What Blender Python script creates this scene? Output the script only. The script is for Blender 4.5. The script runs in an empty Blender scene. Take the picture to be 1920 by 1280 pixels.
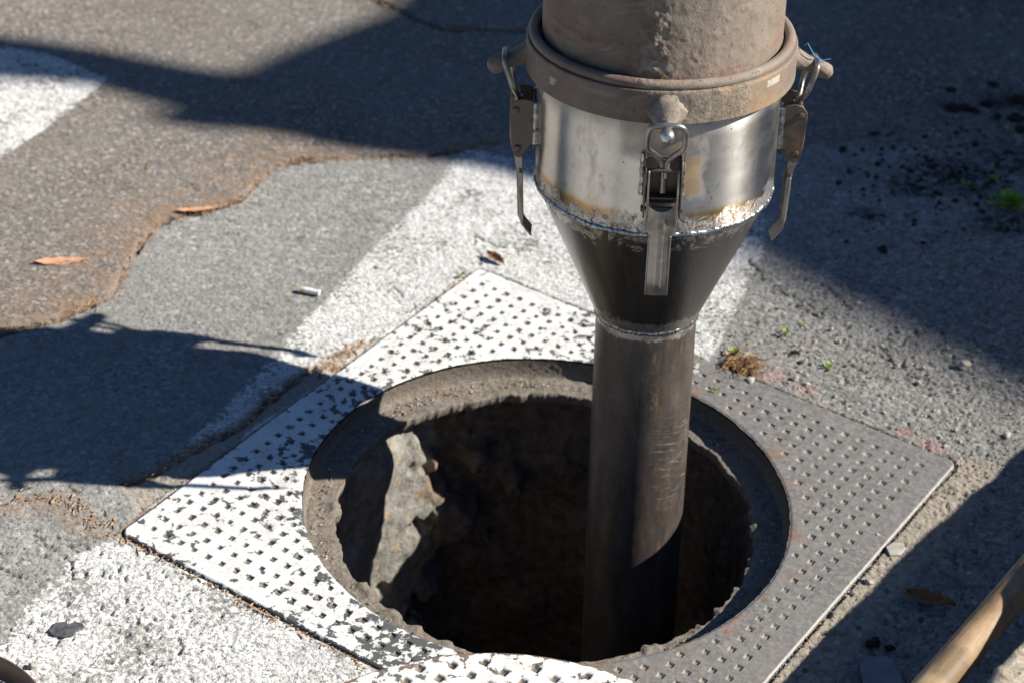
import bpy, math, random
import numpy as np
from mathutils import Vector, Matrix
R = math.radians
D = bpy.data
scene = bpy.context.scene
C = scene.collection

# ------------------------------------------------------------------ camera
FPX = 4100.0
PITCH, ROLL = 0.598768, 0.052849
CAM = np.array([-0.054182, -2.190513, 1.733668])
_fw = np.array([0, math.cos(PITCH), -math.sin(PITCH)])
_r0 = np.array([1.0, 0, 0]); _u0 = np.cross(_r0, _fw)
_r = _r0 * math.cos(ROLL) + _u0 * math.sin(ROLL)
_u = _u0 * math.cos(ROLL) - _r0 * math.sin(ROLL)
cd = D.cameras.new('camera'); cam = D.objects.new('camera', cd); C.objects.link(cam)
m = Matrix.Identity(4)
for i in range(3):
    m[i][0] = _r[i]; m[i][1] = _u[i]; m[i][2] = -_fw[i]; m[i][3] = CAM[i]
cam.matrix_world = m
cd.sensor_width = 36; cd.lens = FPX / 1920 * 36; cd.clip_start = 0.05; cd.clip_end = 500
cd.dof.use_dof = True; cd.dof.focus_distance = 2.50; cd.dof.aperture_fstop = 5.8
scene.camera = cam

def G(x, y, z=0.0):
    """a point of the photograph laid on the ground (or on a level at height z)"""
    d = (x - 960) * _r / FPX - (y - 640) * _u / FPX + _fw
    t = (z - CAM[2]) / d[2]
    p = CAM + d * t
    return np.array([p[0], p[1], z])

# ------------------------------------------------------------------ light
SUN_EL, SUN_AZ = R(36.18), R(-2.38)
SUN = np.array([math.cos(SUN_EL) * math.cos(SUN_AZ), math.cos(SUN_EL) * math.sin(SUN_AZ), math.sin(SUN_EL)])
w = D.worlds.new('World'); scene.world = w; w.use_nodes = True
nt = w.node_tree; bg = nt.nodes['Background']
sky = nt.nodes.new('ShaderNodeTexSky'); sky.sky_type = 'NISHITA'; sky.sun_disc = False
sky.sun_elevation = SUN_EL; sky.sun_rotation = math.pi / 2 - SUN_AZ
sky.air_density = 1.0; sky.dust_density = 0.3; sky.ozone_density = 5.0
hs = nt.nodes.new('ShaderNodeHueSaturation'); hs.inputs['Saturation'].default_value = 1.10; hs.inputs['Value'].default_value = 1.0; hs.inputs['Hue'].default_value = 0.505
nt.links.new(sky.outputs[0], hs.inputs['Color']); nt.links.new(hs.outputs[0], bg.inputs[0]); bg.inputs[1].default_value = 0.05
ld = D.lights.new('sun', 'SUN'); ld.energy = 5.0; ld.angle = R(0.53); ld.color = (1.0, 0.95, 0.87)
sun = D.objects.new('sun', ld); C.objects.link(sun)
sun.rotation_euler = Vector(SUN).to_track_quat('Z', 'Y').to_euler()
scene.view_settings.view_transform = 'Standard'; scene.view_settings.look = 'None'
scene.view_settings.gamma = 1.0; scene.view_settings.exposure = 0.85
scene.view_settings.use_curve_mapping = False
scene.cycles.max_bounces = 8; scene.cycles.diffuse_bounces = 5; scene.cycles.glossy_bounces = 3
scene.cycles.caustics_reflective = False
scene.cycles.use_denoising = True

# ------------------------------------------------------------------ numpy noise
_rng = np.random.RandomState(7)
_T = _rng.rand(16, 256, 256).astype(np.float32)
def vn(x, y, seed=0):
    xi = np.floor(x).astype(np.int64); yi = np.floor(y).astype(np.int64)
    fx = x - xi; fy = y - yi
    fx = fx * fx * (3 - 2 * fx); fy = fy * fy * (3 - 2 * fy)
    T = _T[seed % 16]; sh = seed * 37
    a = T[(xi + sh) & 255, yi & 255]; b = T[(xi + 1 + sh) & 255, yi & 255]
    c = T[(xi + sh) & 255, (yi + 1) & 255]; d = T[(xi + 1 + sh) & 255, (yi + 1) & 255]
    return (a * (1 - fx) + b * fx) * (1 - fy) + (c * (1 - fx) + d * fx) * fy
def fbm(x, y, scale, octs=4, seed=0, gain=0.5):
    s = 0; a = 1; t = 0
    for o in range(octs):
        s = s + a * (vn(x * scale + o * 17.3, y * scale + o * 9.1, seed + o) * 2 - 1); t += a
        a *= gain; scale *= 2.03
    return s / t
def worley(x, y, scale, seed=0):
    x = x * scale; y = y * scale
    xi = np.floor(x).astype(np.int64); yi = np.floor(y).astype(np.int64)
    best = np.full(x.shape, 9.0); idv = np.zeros(x.shape)
    for i in (-1, 0, 1):
        for j in (-1, 0, 1):
            cx = xi + i; cy = yi + j
            px = cx + _T[seed % 16][cx & 255, cy & 255]; py = cy + _T[(seed + 1) % 16][cx & 255, cy & 255]
            d = np.hypot(px - x, py - y); k = d < best
            best = np.where(k, d, best); idv = np.where(k, _T[(seed + 2) % 16][cx & 255, cy & 255], idv)
    return best, idv
def seg_dist(x, y, pts):
    best = np.full(x.shape, 1e9)
    for (ax, ay), (bx, by) in zip(pts[:-1], pts[1:]):
        vx, vy = bx - ax, by - ay
        t = np.clip(((x - ax) * vx + (y - ay) * vy) / (vx * vx + vy * vy + 1e-12), 0, 1)
        best = np.minimum(best, np.hypot(x - ax - t * vx, y - ay - t * vy))
    return best
def poly_sd(x, y, pts):
    """signed distance, positive inside"""
    P = list(pts) + [pts[0]]
    d = seg_dist(x, y, P); ins = np.zeros(x.shape, bool)
    for (ax, ay), (bx, by) in zip(P[:-1], P[1:]):
        if ay == by: continue
        k = ((ay > y) != (by > y)) & (x < (bx - ax) * (y - ay) / (by - ay) + ax)
        ins ^= k
    return np.where(ins, d, -d)
def GP(pts): return [tuple(G(a, b)[:2]) for a, b in pts]
def sstep(a, b, x):
    t = np.clip((x - a) / (b - a), 0, 1); return t * t * (3 - 2 * t)

# ------------------------------------------------------------------ mesh helpers
def make_mesh(name, co, faces, attrs=None, smooth=True):
    me = D.meshes.new(name)
    co = np.asarray(co, np.float32)
    if isinstance(faces, np.ndarray):
        n = faces.shape[1]; F = len(faces)
        me.vertices.add(len(co)); me.vertices.foreach_set('co', co.ravel())
        me.loops.add(F * n); me.loops.foreach_set('vertex_index', faces.astype(np.int32).ravel())
        me.polygons.add(F)
        me.polygons.foreach_set('loop_start', np.arange(0, F * n, n, dtype=np.int32))
        me.polygons.foreach_set('loop_total', np.full(F, n, np.int32))
        me.update(calc_edges=True); me.validate()
    else:
        me.from_pydata([tuple(c) for c in co], [], faces); me.update()
    me.polygons.foreach_set('use_smooth', np.full(len(me.polygons), smooth))
    for k, v in (attrs or {}).items():
        a = me.attributes.new(k, 'FLOAT', 'POINT'); a.data.foreach_set('value', np.asarray(v, np.float32))
    return me
def grid_faces(nu, nv, wrap_u=False, flip=False):
    """verts indexed v*nu+u"""
    u = np.arange(nu if wrap_u else nu - 1); v = np.arange(nv - 1)
    U, V = np.meshgrid(u, v); U = U.ravel(); V = V.ravel(); U1 = (U + 1) % nu
    f = np.stack([V * nu + U, V * nu + U1, (V + 1) * nu + U1, (V + 1) * nu + U], 1)
    return f[:, ::-1].copy() if flip else f
def obj(name, me, mat, parent=None):
    o = D.objects.new(name, me); C.objects.link(o)
    if mat: me.materials.clear(); me.materials.append(mat)
    if parent: o.parent = parent
    return o
def tag(o, label=None, cat=None, group=None, kind=None):
    for k, v in (('label', label), ('category', cat), ('group', group), ('kind', kind)):
        if v: o[k] = v
    return o
def empty(name, loc=(0, 0, 0)):
    o = D.objects.new(name, None); o.empty_display_size = 0.05; C.objects.link(o); o.location = loc; return o

class MB:
    """collects shapes into one mesh"""
    def __init__(s): s.v = []; s.f = []
    def add(s, vs, fs):
        b = len(s.v); s.v += [tuple(map(float, p)) for p in vs]; s.f += [tuple(i + b for i in f) for f in fs]
    def tube(s, pts, rad, n=12, closed=False, caps=True, ell=None):
        P = [np.array(p, float) for p in pts]; k = len(P)
        rr = rad if hasattr(rad, '__len__') else [rad] * k
        T = []
        for i in range(k):
            a = P[(i - 1) % k] if (closed or i > 0) else P[i]; b = P[(i + 1) % k] if (closed or i < k - 1) else P[i]
            t = b - a; T.append(t / (np.linalg.norm(t) + 1e-12))
        up = np.array([0, 0, 1.0]) if abs(T[0][2]) < 0.9 else np.array([1.0, 0, 0])
        nrm = np.cross(T[0], up); nrm /= np.linalg.norm(nrm); vs = []
        for i in range(k):
            nrm = nrm - T[i] * (nrm @ T[i]); nrm /= np.linalg.norm(nrm); b = np.cross(T[i], nrm)
            for j in range(n):
                a = 2 * math.pi * j / n
                vs.append(P[i] + rr[i] * (math.cos(a) * nrm + math.sin(a) * b))
        fs = []
        for i in range(k if closed else k - 1):
            for j in range(n):
                i2 = (i + 1) % k; fs.append((i * n + j, i * n + (j + 1) % n, i2 * n + (j + 1) % n, i2 * n + j))
        if caps and not closed:
            fs.append(tuple(range(n))[::-1]); fs.append(tuple((k - 1) * n + j for j in range(n)))
        s.add(vs, fs)
    def prism(s, outline, depth_fn):
        """outline: list of 2D points; depth_fn(p,side)->3D"""
        n = len(outline)
        vs = [depth_fn(p, 0) for p in outline] + [depth_fn(p, 1) for p in outline]
        fs = [tuple(range(n))[::-1], tuple(range(n, 2 * n))] + [(i, (i + 1) % n, n + (i + 1) % n, n + i) for i in range(n)]
        s.add(vs, fs)
    def box(s, c, h):
        x, y, z = c; a, b, d = h
        vs = [(x + i * a, y + j * b, z + k * d) for k in (-1, 1) for j in (-1, 1) for i in (-1, 1)]
        s.add(vs, [(0, 2, 3, 1), (4, 5, 7, 6), (0, 1, 5, 4), (2, 6, 7, 3), (0, 4, 6, 2), (1, 3, 7, 5)])
    def build(s, name, mat, parent=None, smooth=True, bevel=0, xf=None, subdiv=0):
        v = np.array(s.v)
        if xf is not None: v = xf(v)
        me = make_mesh(name, v, s.f, smooth=smooth)
        o = obj(name, me, mat, parent)
        if bevel:
            b = o.modifiers.new('bevel', 'BEVEL'); b.width = bevel; b.segments = 2; b.limit_method = 'ANGLE'; b.angle_limit = R(35)
        if subdiv:
            b = o.modifiers.new('sub', 'SUBSURF'); b.levels = subdiv; b.render_levels = subdiv
        if smooth:
            me.polygons.foreach_set('use_smooth', np.full(len(me.polygons), True))
            try: me.set_sharp_from_angle(angle=R(40))
            except Exception: pass
        return o

# ------------------------------------------------------------------ material helper
class Mat:
    def __init__(s, name):
        s.m = D.materials.new(name); s.m.use_nodes = True; s.t = s.m.node_tree
        s.b = s.t.nodes['Principled BSDF']; s.tc = s.t.nodes.new('ShaderNodeTexCoord'); s.P = s.tc.outputs['Object']
    def n(s, t): return s.t.nodes.new(t)
    def put(s, sock, v):
        if hasattr(v, 'is_output') or isinstance(v, bpy.types.NodeSocket): s.t.links.new(v, sock)
        elif isinstance(v, (tuple, list)) and len(v) == 3 and sock.type == 'RGBA': sock.default_value = (*v, 1)
        else: sock.default_value = v
    def scl(s, v, sc, off=(0, 0, 0)):
        n = s.n('ShaderNodeMapping'); s.put(n.inputs[0], v); n.inputs[3].default_value = sc; n.inputs[1].default_value = off; return n.outputs[0]
    def noise(s, scale, detail=4, rough=0.55, vec=None, dist=0):
        n = s.n('ShaderNodeTexNoise'); s.put(n.inputs['Vector'], vec or s.P); n.inputs['Scale'].default_value = scale
        n.inputs['Detail'].default_value = detail; n.inputs['Roughness'].default_value = rough; n.inputs['Distortion'].default_value = dist
        return n.outputs['Fac']
    def vor(s, scale, feat='F1', vec=None, rand=1.0):
        n = s.n('ShaderNodeTexVoronoi'); s.put(n.inputs['Vector'], vec or s.P); n.inputs['Scale'].default_value = scale; n.feature = feat
        n.inputs['Randomness'].default_value = rand
        return (n.outputs['Distance'], n.outputs['Color'] if feat == 'F1' else None)
    def sep(s, v, i=0):
        n = s.n('ShaderNodeSeparateXYZ'); s.put(n.inputs[0], v); return n.outputs[i]
    def comb(s, x, y, z):
        n = s.n('ShaderNodeCombineXYZ')
        for i, v in enumerate((x, y, z)): s.put(n.inputs[i], v)
        return n.outputs[0]
    def ma(s, op, a, b=0.0, c=None, clamp=False):
        n = s.n('ShaderNodeMath'); n.operation = op; s.put(n.inputs[0], a); s.put(n.inputs[1], b); n.use_clamp = clamp
        if c is not None: s.put(n.inputs[2], c)
        return n.outputs[0]
    def rng(s, v, a, b, c=0.0, d=1.0, smooth=False):
        n = s.n('ShaderNodeMapRange'); n.interpolation_type = 'SMOOTHSTEP' if smooth else 'LINEAR'
        s.put(n.inputs[0], v); n.inputs[1].default_value = a; n.inputs[2].default_value = b; n.inputs[3].default_value = c; n.inputs[4].default_value = d
        return n.outputs[0]
    def mix(s, f, a, b, mode='MIX'):
        n = s.n('ShaderNodeMix'); n.data_type = 'RGBA'; n.blend_type = mode
        s.put(n.inputs[0], f); s.put(n.inputs[6], a); s.put(n.inputs[7], b); return n.outputs[2]
    def ramp(s, f, stops, interp='LINEAR'):
        n = s.n('ShaderNodeValToRGB'); s.put(n.inputs[0], f); r = n.color_ramp; r.interpolation = interp
        while len(r.elements) < len(stops): r.elements.new(0.5)
        for e, (p, c) in zip(r.elements, stops): e.position = p; e.color = (*c, 1) if len(c) == 3 else c
        return n.outputs[0]
    def attr(s, name):
        n = s.n('ShaderNodeAttribute'); n.attribute_name = name; return n.outputs['Fac']
    def bump(s, h, strength=0.5, dist=0.001, normal=None):
        n = s.n('ShaderNodeBump'); s.put(n.inputs['Height'], h); n.inputs['Strength'].default_value = strength; n.inputs['Distance'].default_value = dist
        if normal: s.put(n.inputs['Normal'], normal)
        return n.outputs[0]
    def out(s, col, rough=0.8, metal=0.0, normal=None, spec=0.5, **kw):
        b = s.b; s.put(b.inputs['Base Color'], col); s.put(b.inputs['Roughness'], rough); s.put(b.inputs['Metallic'], metal)
        s.put(b.inputs['Specular IOR Level'], spec)
        if normal: s.put(b.inputs['Normal'], normal)
        for k, v in kw.items(): s.put(b.inputs[k], v)
        return s.m
    def polar(s):
        """angle in degrees round local z, and z"""
        x, y, z = s.sep(s.P, 0), s.sep(s.P, 1), s.sep(s.P, 2)
        return s.ma('MULTIPLY', s.ma('ARCTAN2', y, x), 57.2958), z
    def near(s, v, c, h, soft):
        return s.rng(s.ma('ABSOLUTE', s.ma('SUBTRACT', v, c)), h, h + soft, 1, 0, True)

# ================================================================== SETTING: road
SQ_TH, SQ_C, SQ_H, RO = -0.570014, (0.00809, 0.00307), 0.38519, 0.31
_c, _s = math.cos(SQ_TH), math.sin(SQ_TH)
def sq_local(x, y):
    dx, dy = x - SQ_C[0], y - SQ_C[1]
    return _c * dx + _s * dy, -_s * dx + _c * dy
def sq_world(a, b): return SQ_C[0] + _c * a - _s * b, SQ_C[1] + _s * a + _c * b
def sq_sd(x, y, h=SQ_H, r=0.012):
    a, b = sq_local(x, y)
    qx, qy = np.abs(a) - h + r, np.abs(b) - h + r
    return np.hypot(np.maximum(qx, 0), np.maximum(qy, 0)) + np.minimum(np.maximum(qx, qy), 0) - r

PAINT_A = [(870, 272), (1440, 400), (1455, 405), (1428, 480), (1352, 640), (1000, 1240), (930, 1400), (-400, 1400), (-60, 1260),
           (0, 1200), (40, 1140), (100, 1085), (140, 1035), (215, 1008), (330, 900), (300, 882), (400, 782), (480, 698), (530, 640), (600, 570), (660, 505), (720, 440), (800, 366)]
PAINT_B = [(-500, 20), (0, 85), (100, 106), (205, 150), (140, 205), (60, 262), (0, 302), (-500, 640)]
PATCH = [(-400, 700), (0, 628), (60, 612), (140, 585), (205, 560), (228, 520), (262, 462), (292, 424), (330, 405), (400, 395), (446, 380), (482, 345),
         (520, 312), (560, 300), (640, 298), (800, 292), (900, 272), (1000, 262), (1200, 262)]
CRACK_TOP = [(640, -30), (695, 0), (742, 20), (790, 45), (832, 58), (900, 60), (965, 62), (1030, 55)]
CRACK_SIDE = [(588, 690), (548, 712), (500, 752), (455, 795), (400, 822), (345, 850), (300, 880), (255, 900), (225, 902)]
CRACKS_FINE = [[(130, 905), (158, 935), (190, 965), (215, 985), (222, 1002)], [(100, 915), (60, 925), (30, 935), (0, 945)],
               [(345, 1280), (352, 1240), (340, 1200), (352, 1160), (360, 1150)], [(190, 1180), (240, 1190), (290, 1215), (340, 1232)],
               [(905, 495), (900, 470), (890, 440), (912, 452), (940, 462)], [(690, 640), (740, 600), (790, 560)],
               [(1520, 520), (1580, 560), (1640, 620), (1700, 670), (1705, 700), (1760, 720)], [(1380, 470), (1450, 540), (1500, 560), (1560, 600)],
               [(1580, 640), (1640, 660), (1700, 690), (1705, 705)], [(1560, 610), (1500, 575)], [(760, 560), (730, 530), (700, 500)],
               [(130, 1050), (128, 1020), (150, 1010)], [(60, 1000), (110, 1035), (135, 1060), (130, 1085)]]

def axis_lines(lo, hi, step, far):
    core = np.arange(lo, hi + step / 2, step); out = []; s = step; v = hi
    while v < far: s *= 1.35; v += s; out.append(v)
    neg = []; s = step; v = lo
    while v > -far: s *= 1.35; v -= s; neg.append(v)
    return np.array(neg[::-1] + list(core) + out)
STEP = 0.0020
gx = axis_lines(-1.04, 1.10, STEP, 60); gy = axis_lines(-0.46, 1.62, STEP, 60)
X, Y = np.meshgrid(gx, gy); nx, ny = len(gx), len(gy)
x, y = X.ravel(), Y.ravel()
wx = x + 0.012 * fbm(x, y, 18, 4, 1); wy = y + 0.012 * fbm(x, y, 18, 4, 5)
w2x = x + 0.004 * fbm(x, y, 90, 3, 2); w2y = y + 0.004 * fbm(x, y, 90, 3, 6)
w3x = x + 0.013 * fbm(x, y, 26, 6, 3, 0.72); w3y = y + 0.013 * fbm(x, y, 26, 6, 7, 0.72)
sqd = sq_sd(x, y)
pa = poly_sd(w2x, w2y, GP(PAINT_A)); pb = poly_sd(w2x, w2y, GP(PAINT_B)); paint = np.maximum(pa, pb)
patch_line = GP(PATCH)
patch = poly_sd(w3x, w3y, patch_line + [(1.2, 1.0), (3, 1.0), (3, -3), (-3, -3), (-3, patch_line[0][1])])   # + on the newer grey patch
right = sstep(-0.1, 0.14, x - (0.26 + 0.34 * (y - 0.38)) + 0.03 * fbm(x, y, 9, 2, 8))                 # coarse worn asphalt right of the stripe
crack = np.full(x.shape, 1.0)
c_edge = seg_dist(w3x, w3y, patch_line[:-1])
c_top = seg_dist(wx, wy, GP(CRACK_TOP)); c_side = seg_dist(w2x, w2y, GP(CRACK_SIDE))
fine = np.full(x.shape, 1.0)
for k in CRACKS_FINE: fine = np.minimum(fine, seg_dist(w3x, w3y, GP(k)) + 0.0022 * (vn(x * 45, y * 45, 9) > 0.55))
# small alligator cracking in the worn lower left paint and in the coarse part
z = np.zeros(x.shape)
wd, wid = worley(x, y, 1 / 0.0062, 3); wd2, _ = worley(x, y, 1 / 0.0145, 6)
coarse = np.clip(0.35 + 0.75 * right + 0.55 * sstep(0.05, -0.25, y + 0.1) * sstep(-0.25, -0.4, x) , 0, 1.2)
z += coarse * 0.0023 * (0.55 - wd) * (0.5 + 1.0 * wid) + coarse * 0.0005 * (0.5 - wd2)
z += 0.0008 * fbm(x, y, 190, 3, 4) + 0.0014 * fbm(x, y, 9, 3, 9)
z += 0.0045 * sstep(0.004, -0.006, patch) * sstep(0.9, 0.2, np.abs(x + 0.5)) - 0.0015
lowleft = sstep(0.02, -0.1, y + 0.05) * sstep(-0.30, -0.42, x)
pitn = fbm(x, y, 105, 4, 11)
z -= 0.0035 * sstep(0.24, 0.50, pitn) * np.clip(right * 0.8 + lowleft * 0.9 + 0.10, 0, 1)
brk = sstep(0.35, 0.6, vn(x * 22, y * 22, 3)); z -= 0.010 * sstep(0.0065, 0.001, c_edge) * (0.12 + 0.88 * brk); z -= 0.004 * sstep(0.012, 0.0, c_edge) * (patch < 0) * vn(x * 50, y * 50, 14)
z -= 0.007 * sstep(0.010, 0.002, c_top)
z -= 0.0055 * sstep(0.009, 0.002, c_side) * (0.4 + 0.9 * vn(x * 35, y * 35, 12))
z -= 0.0028 * sstep(0.0030, 0.0006, fine)
# sunken filler between side crack and frame
side_zone = poly_sd(wx, wy, GP([(592, 690), (548, 712), (455, 795), (345, 850), (300, 880), (225, 902), (250, 960), (215, 1003), (330, 915), (480, 808), (600, 716)]))
z -= 0.0022 * sstep(-0.002, 0.006, side_zone) - 0.0012 * fbm(x, y, 80, 3, 3) * (side_zone > 0)
# hollow at the corner of the frame
la, lb = sq_local(x, y)
gapw = 0.0016 + 0.0030 * vn(x * 18, y * 18, 2); gap = sstep(gapw + 0.0015, gapw - 0.001, sqd); z -= 0.005 * gap * (0.4 + 0.8 * vn(x * 40, y * 40, 5))
z += 0.0022 * sstep(0.12, 0.0, sqd) * (la < SQ_H)
# mortar strip along the right side of the frame, lower road beyond
la, lb = sq_local(x, y)
mort = sstep(0.002, 0.006, sqd) * sstep(0.062, 0.046, la - SQ_H + 0.012 * fbm(x, y, 14, 3, 12)) * (la > SQ_H - 0.002) * sstep(0.05, 0.0, np.abs(lb) - SQ_H)
z = z + 0.001 * mort - 0.004 * sstep(0.05, 0.09, la - SQ_H) * sstep(0.45, 0.3, lb)
far = np.maximum(np.abs(x), np.abs(y - 0.6)) > 3
z[far] = 0
dirt = np.clip(0.62 * sstep(0.040, 0.0, c_edge) * (patch < 0.004) * sstep(0.3, 0.6, vn(x * 14, y * 14, 7)) + 0.8 * sstep(0.006, 0.001, c_edge) * sstep(0.35, 0.6, vn(x * 20, y * 20, 8)) + 0.6 * sstep(0.014, 0.003, c_top), 0, 1)
dirt = np.maximum(dirt, sstep(0.014, 0.002, c_side) * 0.85)
dirt = np.maximum(dirt, 0.9 * sstep(0.012, 0.0, sqd) * sstep(0.45, 0.6, vn(x * 25, y * 25, 6) + 0.1 * fbm(x, y, 80, 2, 3)))
dz = poly_sd(wx, wy, GP([(590, 700), (560, 690), (650, 655), (690, 640), (640, 690), (600, 716)])); dirt = np.maximum(dirt, sstep(-0.004, 0.006, dz))
dz = poly_sd(wx, wy, GP([(-200, 990), (0, 935), (110, 920), (150, 940), (225, 1003), (150, 1010), (100, 960), (0, 965)])); dirt = np.maximum(dirt, 0.55 * sstep(-0.01, 0.012, dz))
darkcrack = np.maximum(np.maximum(sstep(0.0050, 0.0012, c_edge) * brk, sstep(0.005, 0.001, c_top)), np.maximum(0.75 * sstep(0.0060, 0.002, c_side) * sstep(0.2, 0.5, vn(x * 30, y * 30, 13)), 0.8 * sstep(0.0030, 0.0006, fine)))
darkcrack = np.maximum(darkcrack, gap * (0.15 + 0.6 * vn(x * 60, y * 60, 11)))
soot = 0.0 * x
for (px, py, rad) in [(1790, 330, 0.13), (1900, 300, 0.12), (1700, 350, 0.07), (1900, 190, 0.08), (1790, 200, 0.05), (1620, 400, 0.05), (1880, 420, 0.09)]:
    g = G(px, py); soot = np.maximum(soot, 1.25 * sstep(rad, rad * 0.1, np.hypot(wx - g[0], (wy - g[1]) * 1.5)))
pink = 0.0 * x
for (px, py, rad) in [(1745, 838, 0.04), (1450, 705, 0.03), (1510, 730, 0.03), (1690, 810, 0.02)]:
    g = G(px, py); pink = np.maximum(pink, sstep(rad, 0, np.hypot(w2x - g[0], (w2y - g[1]) * 1.2)))
brown = sstep(0.01, -0.02, patch)
rusty = (patch < 0) * np.maximum(sstep(0.16, 0.0, c_edge) * sstep(-0.25, -0.5, x), 0.35 * sstep(0.08, 0.0, c_edge)) 
mort2 = np.maximum(mort, 0.7 * sstep(-0.004, 0.004, side_zone))
idx = np.arange(nx * ny).reshape(ny, nx)
keepv = (sqd > -0.012).reshape(ny, nx)
f = grid_faces(nx, ny); kv = keepv.ravel(); f = f[kv[f].all(1)]
used = np.zeros(nx * ny, bool); used[f.ravel()] = True; remap = np.cumsum(used) - 1
f = remap[f]
A = dict(rusty=rusty, paint=paint, patch=patch, dirt=dirt, dark=darkcrack, soot=soot, pink=pink, brown=brown, mort=mort2, coarse=coarse, low=lowleft)
me = make_mesh('road', np.stack([x, y, z], 1)[used], f, {k: v[used] for k, v in A.items()})

M = Mat('asphalt_road')
P = M.P
d1, c1 = M.vor(135); d2, c2 = M.vor(290); d3, c3 = M.vor(175)
rv = M.sep(c1, 0); rv2 = M.sep(c2, 1); rv3 = M.sep(c3, 2)
n_big = M.noise(2.2, 3); n_mid = M.noise(14, 4, 0.6); n_fine = M.noise(420, 3, 0.6); n_sp = M.noise(150, 4, 0.65)
grey = M.ramp(rv, [(0.0, (0.13, 0.124, 0.113)), (0.25, (0.215, 0.212, 0.198)), (0.7, (0.285, 0.282, 0.264)), (0.9, (0.37, 0.365, 0.34)), (1.0, (0.54, 0.51, 0.46))])
grey2 = M.ramp(rv2, [(0.0, (0.11, 0.108, 0.10)), (0.5, (0.255, 0.251, 0.234)), (1.0, (0.45, 0.435, 0.40))])
base = M.mix(0.45, grey, grey2); base = M.mix(M.ma('MULTIPLY', M.rng(M.noise(7, 4, 0.6), 0.38, 0.62, 0.0, 0.5), M.rng(M.attr('coarse'), 0.3, 1.0, 1.0, 0.25)), base, M.mix(M.noise(520, 3, 0.7), (0.16, 0.157, 0.146), (0.36, 0.353, 0.33)))
warm = M.ramp(rv3, [(0.0, (0.075, 0.060, 0.048)), (0.45, (0.155, 0.130, 0.108)), (0.85, (0.23, 0.196, 0.165)), (1.0, (0.42, 0.36, 0.30))])
base = M.mix(M.ma('MULTIPLY', M.attr('brown'), M.rng(M.noise(4, 3), 0.35, 0.65, 0.55, 0.9)), base, warm)
base = M.mix(M.rng(n_big, 0.40, 0.7, 0.0, 0.25), base, (0.14, 0.13, 0.115))
base = M.mix(M.rng(n_mid, 0.50, 0.72, 0.0, 0.35), base, (0.22, 0.205, 0.18))
base = M.mix(M.rng(n_sp, 0.60, 0.72, 0, 0.6), base, (0.06, 0.055, 0.050)); base = M.mix(M.ma('MULTIPLY', M.rng(M.noise(33, 5, 0.7), 0.63, 0.70, 0, 0.6), 1.0), base, (0.085, 0.08, 0.075)); base = M.mix(M.rng(M.noise(5.5, 5, 0.7), 0.60, 0.72, 0, 0.45), base, (0.10, 0.095, 0.09))
mm = M.attr('mort'); mcol = M.ramp(M.noise(90, 5, 0.7), [(0.25, (0.20, 0.165, 0.125)), (0.5, (0.36, 0.31, 0.24)), (0.75, (0.47, 0.42, 0.34))])
base = M.mix(M.ma('MULTIPLY', mm, 0.9), base, mcol)
d4, c4 = M.vor(74)
big = M.ma('MULTIPLY', M.rng(d4, 0.30, 0.40, 1, 0), M.rng(M.sep(c4, 0), 0.70, 0.74))
base = M.mix(M.ma('MULTIPLY', big, M.rng(M.attr('coarse'), 0.3, 0.9, 0.40, 0.8)), base, M.ramp(M.sep(c4, 1), [(0.0, (0.07, 0.066, 0.062)), (0.35, (0.17, 0.155, 0.14)), (0.6, (0.34, 0.32, 0.29)), (1.0, (0.52, 0.48, 0.42))]))
rustd = M.ma('MULTIPLY', M.attr('rusty'), M.rng(M.noise(30, 5, 0.7), 0.40, 0.62))
base = M.mix(M.ma('MULTIPLY', rustd, 0.6), base, M.mix(M.noise(110, 4, 0.8), (0.14, 0.085, 0.05), (0.42, 0.26, 0.15)))
# worn road paint
wearn = M.ma('ADD', M.ma('MULTIPLY', M.noise(130, 5, 0.72), 1.0), M.ma('MULTIPLY', M.noise(11, 3), 0.55))
wearn = M.ma('ADD', wearn, M.ma('MULTIPLY', M.attr('low'), 0.025))
pm = M.rng(M.attr('paint'), -0.002, 0.003, 0, 1)
edge = M.rng(M.attr('paint'), 0.0, 0.016, 0.08, 0.0)
keep = M.rng(M.ma('ADD', wearn, edge), 0.835, 0.885, 1, 0, True)
stonehole = M.rng(d1, 0.40, 0.62, 1, 0)
keep = M.ma('MULTIPLY', keep, M.rng(M.noise(240, 3, 0.7), 0.545, 0.61, 1, 0.12)); keep = M.ma('MULTIPLY', keep, M.rng(M.ma('MULTIPLY', rv, M.rng(d1, 0.2, 0.5, 1, 0)), 0.70, 0.8, 1, 0.3))
pmask = M.ma('MULTIPLY', M.ma('MULTIPLY', pm, keep), M.rng(mm, 0.2, 0.7, 1, 0.0))
pcol = M.ramp(M.noise(55, 5, 0.65), [(0.3, (0.44, 0.43, 0.40)), (0.5, (0.62, 0.615, 0.59)), (0.7, (0.76, 0.755, 0.73))])
base = M.mix(pmask, base, pcol)
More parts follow.
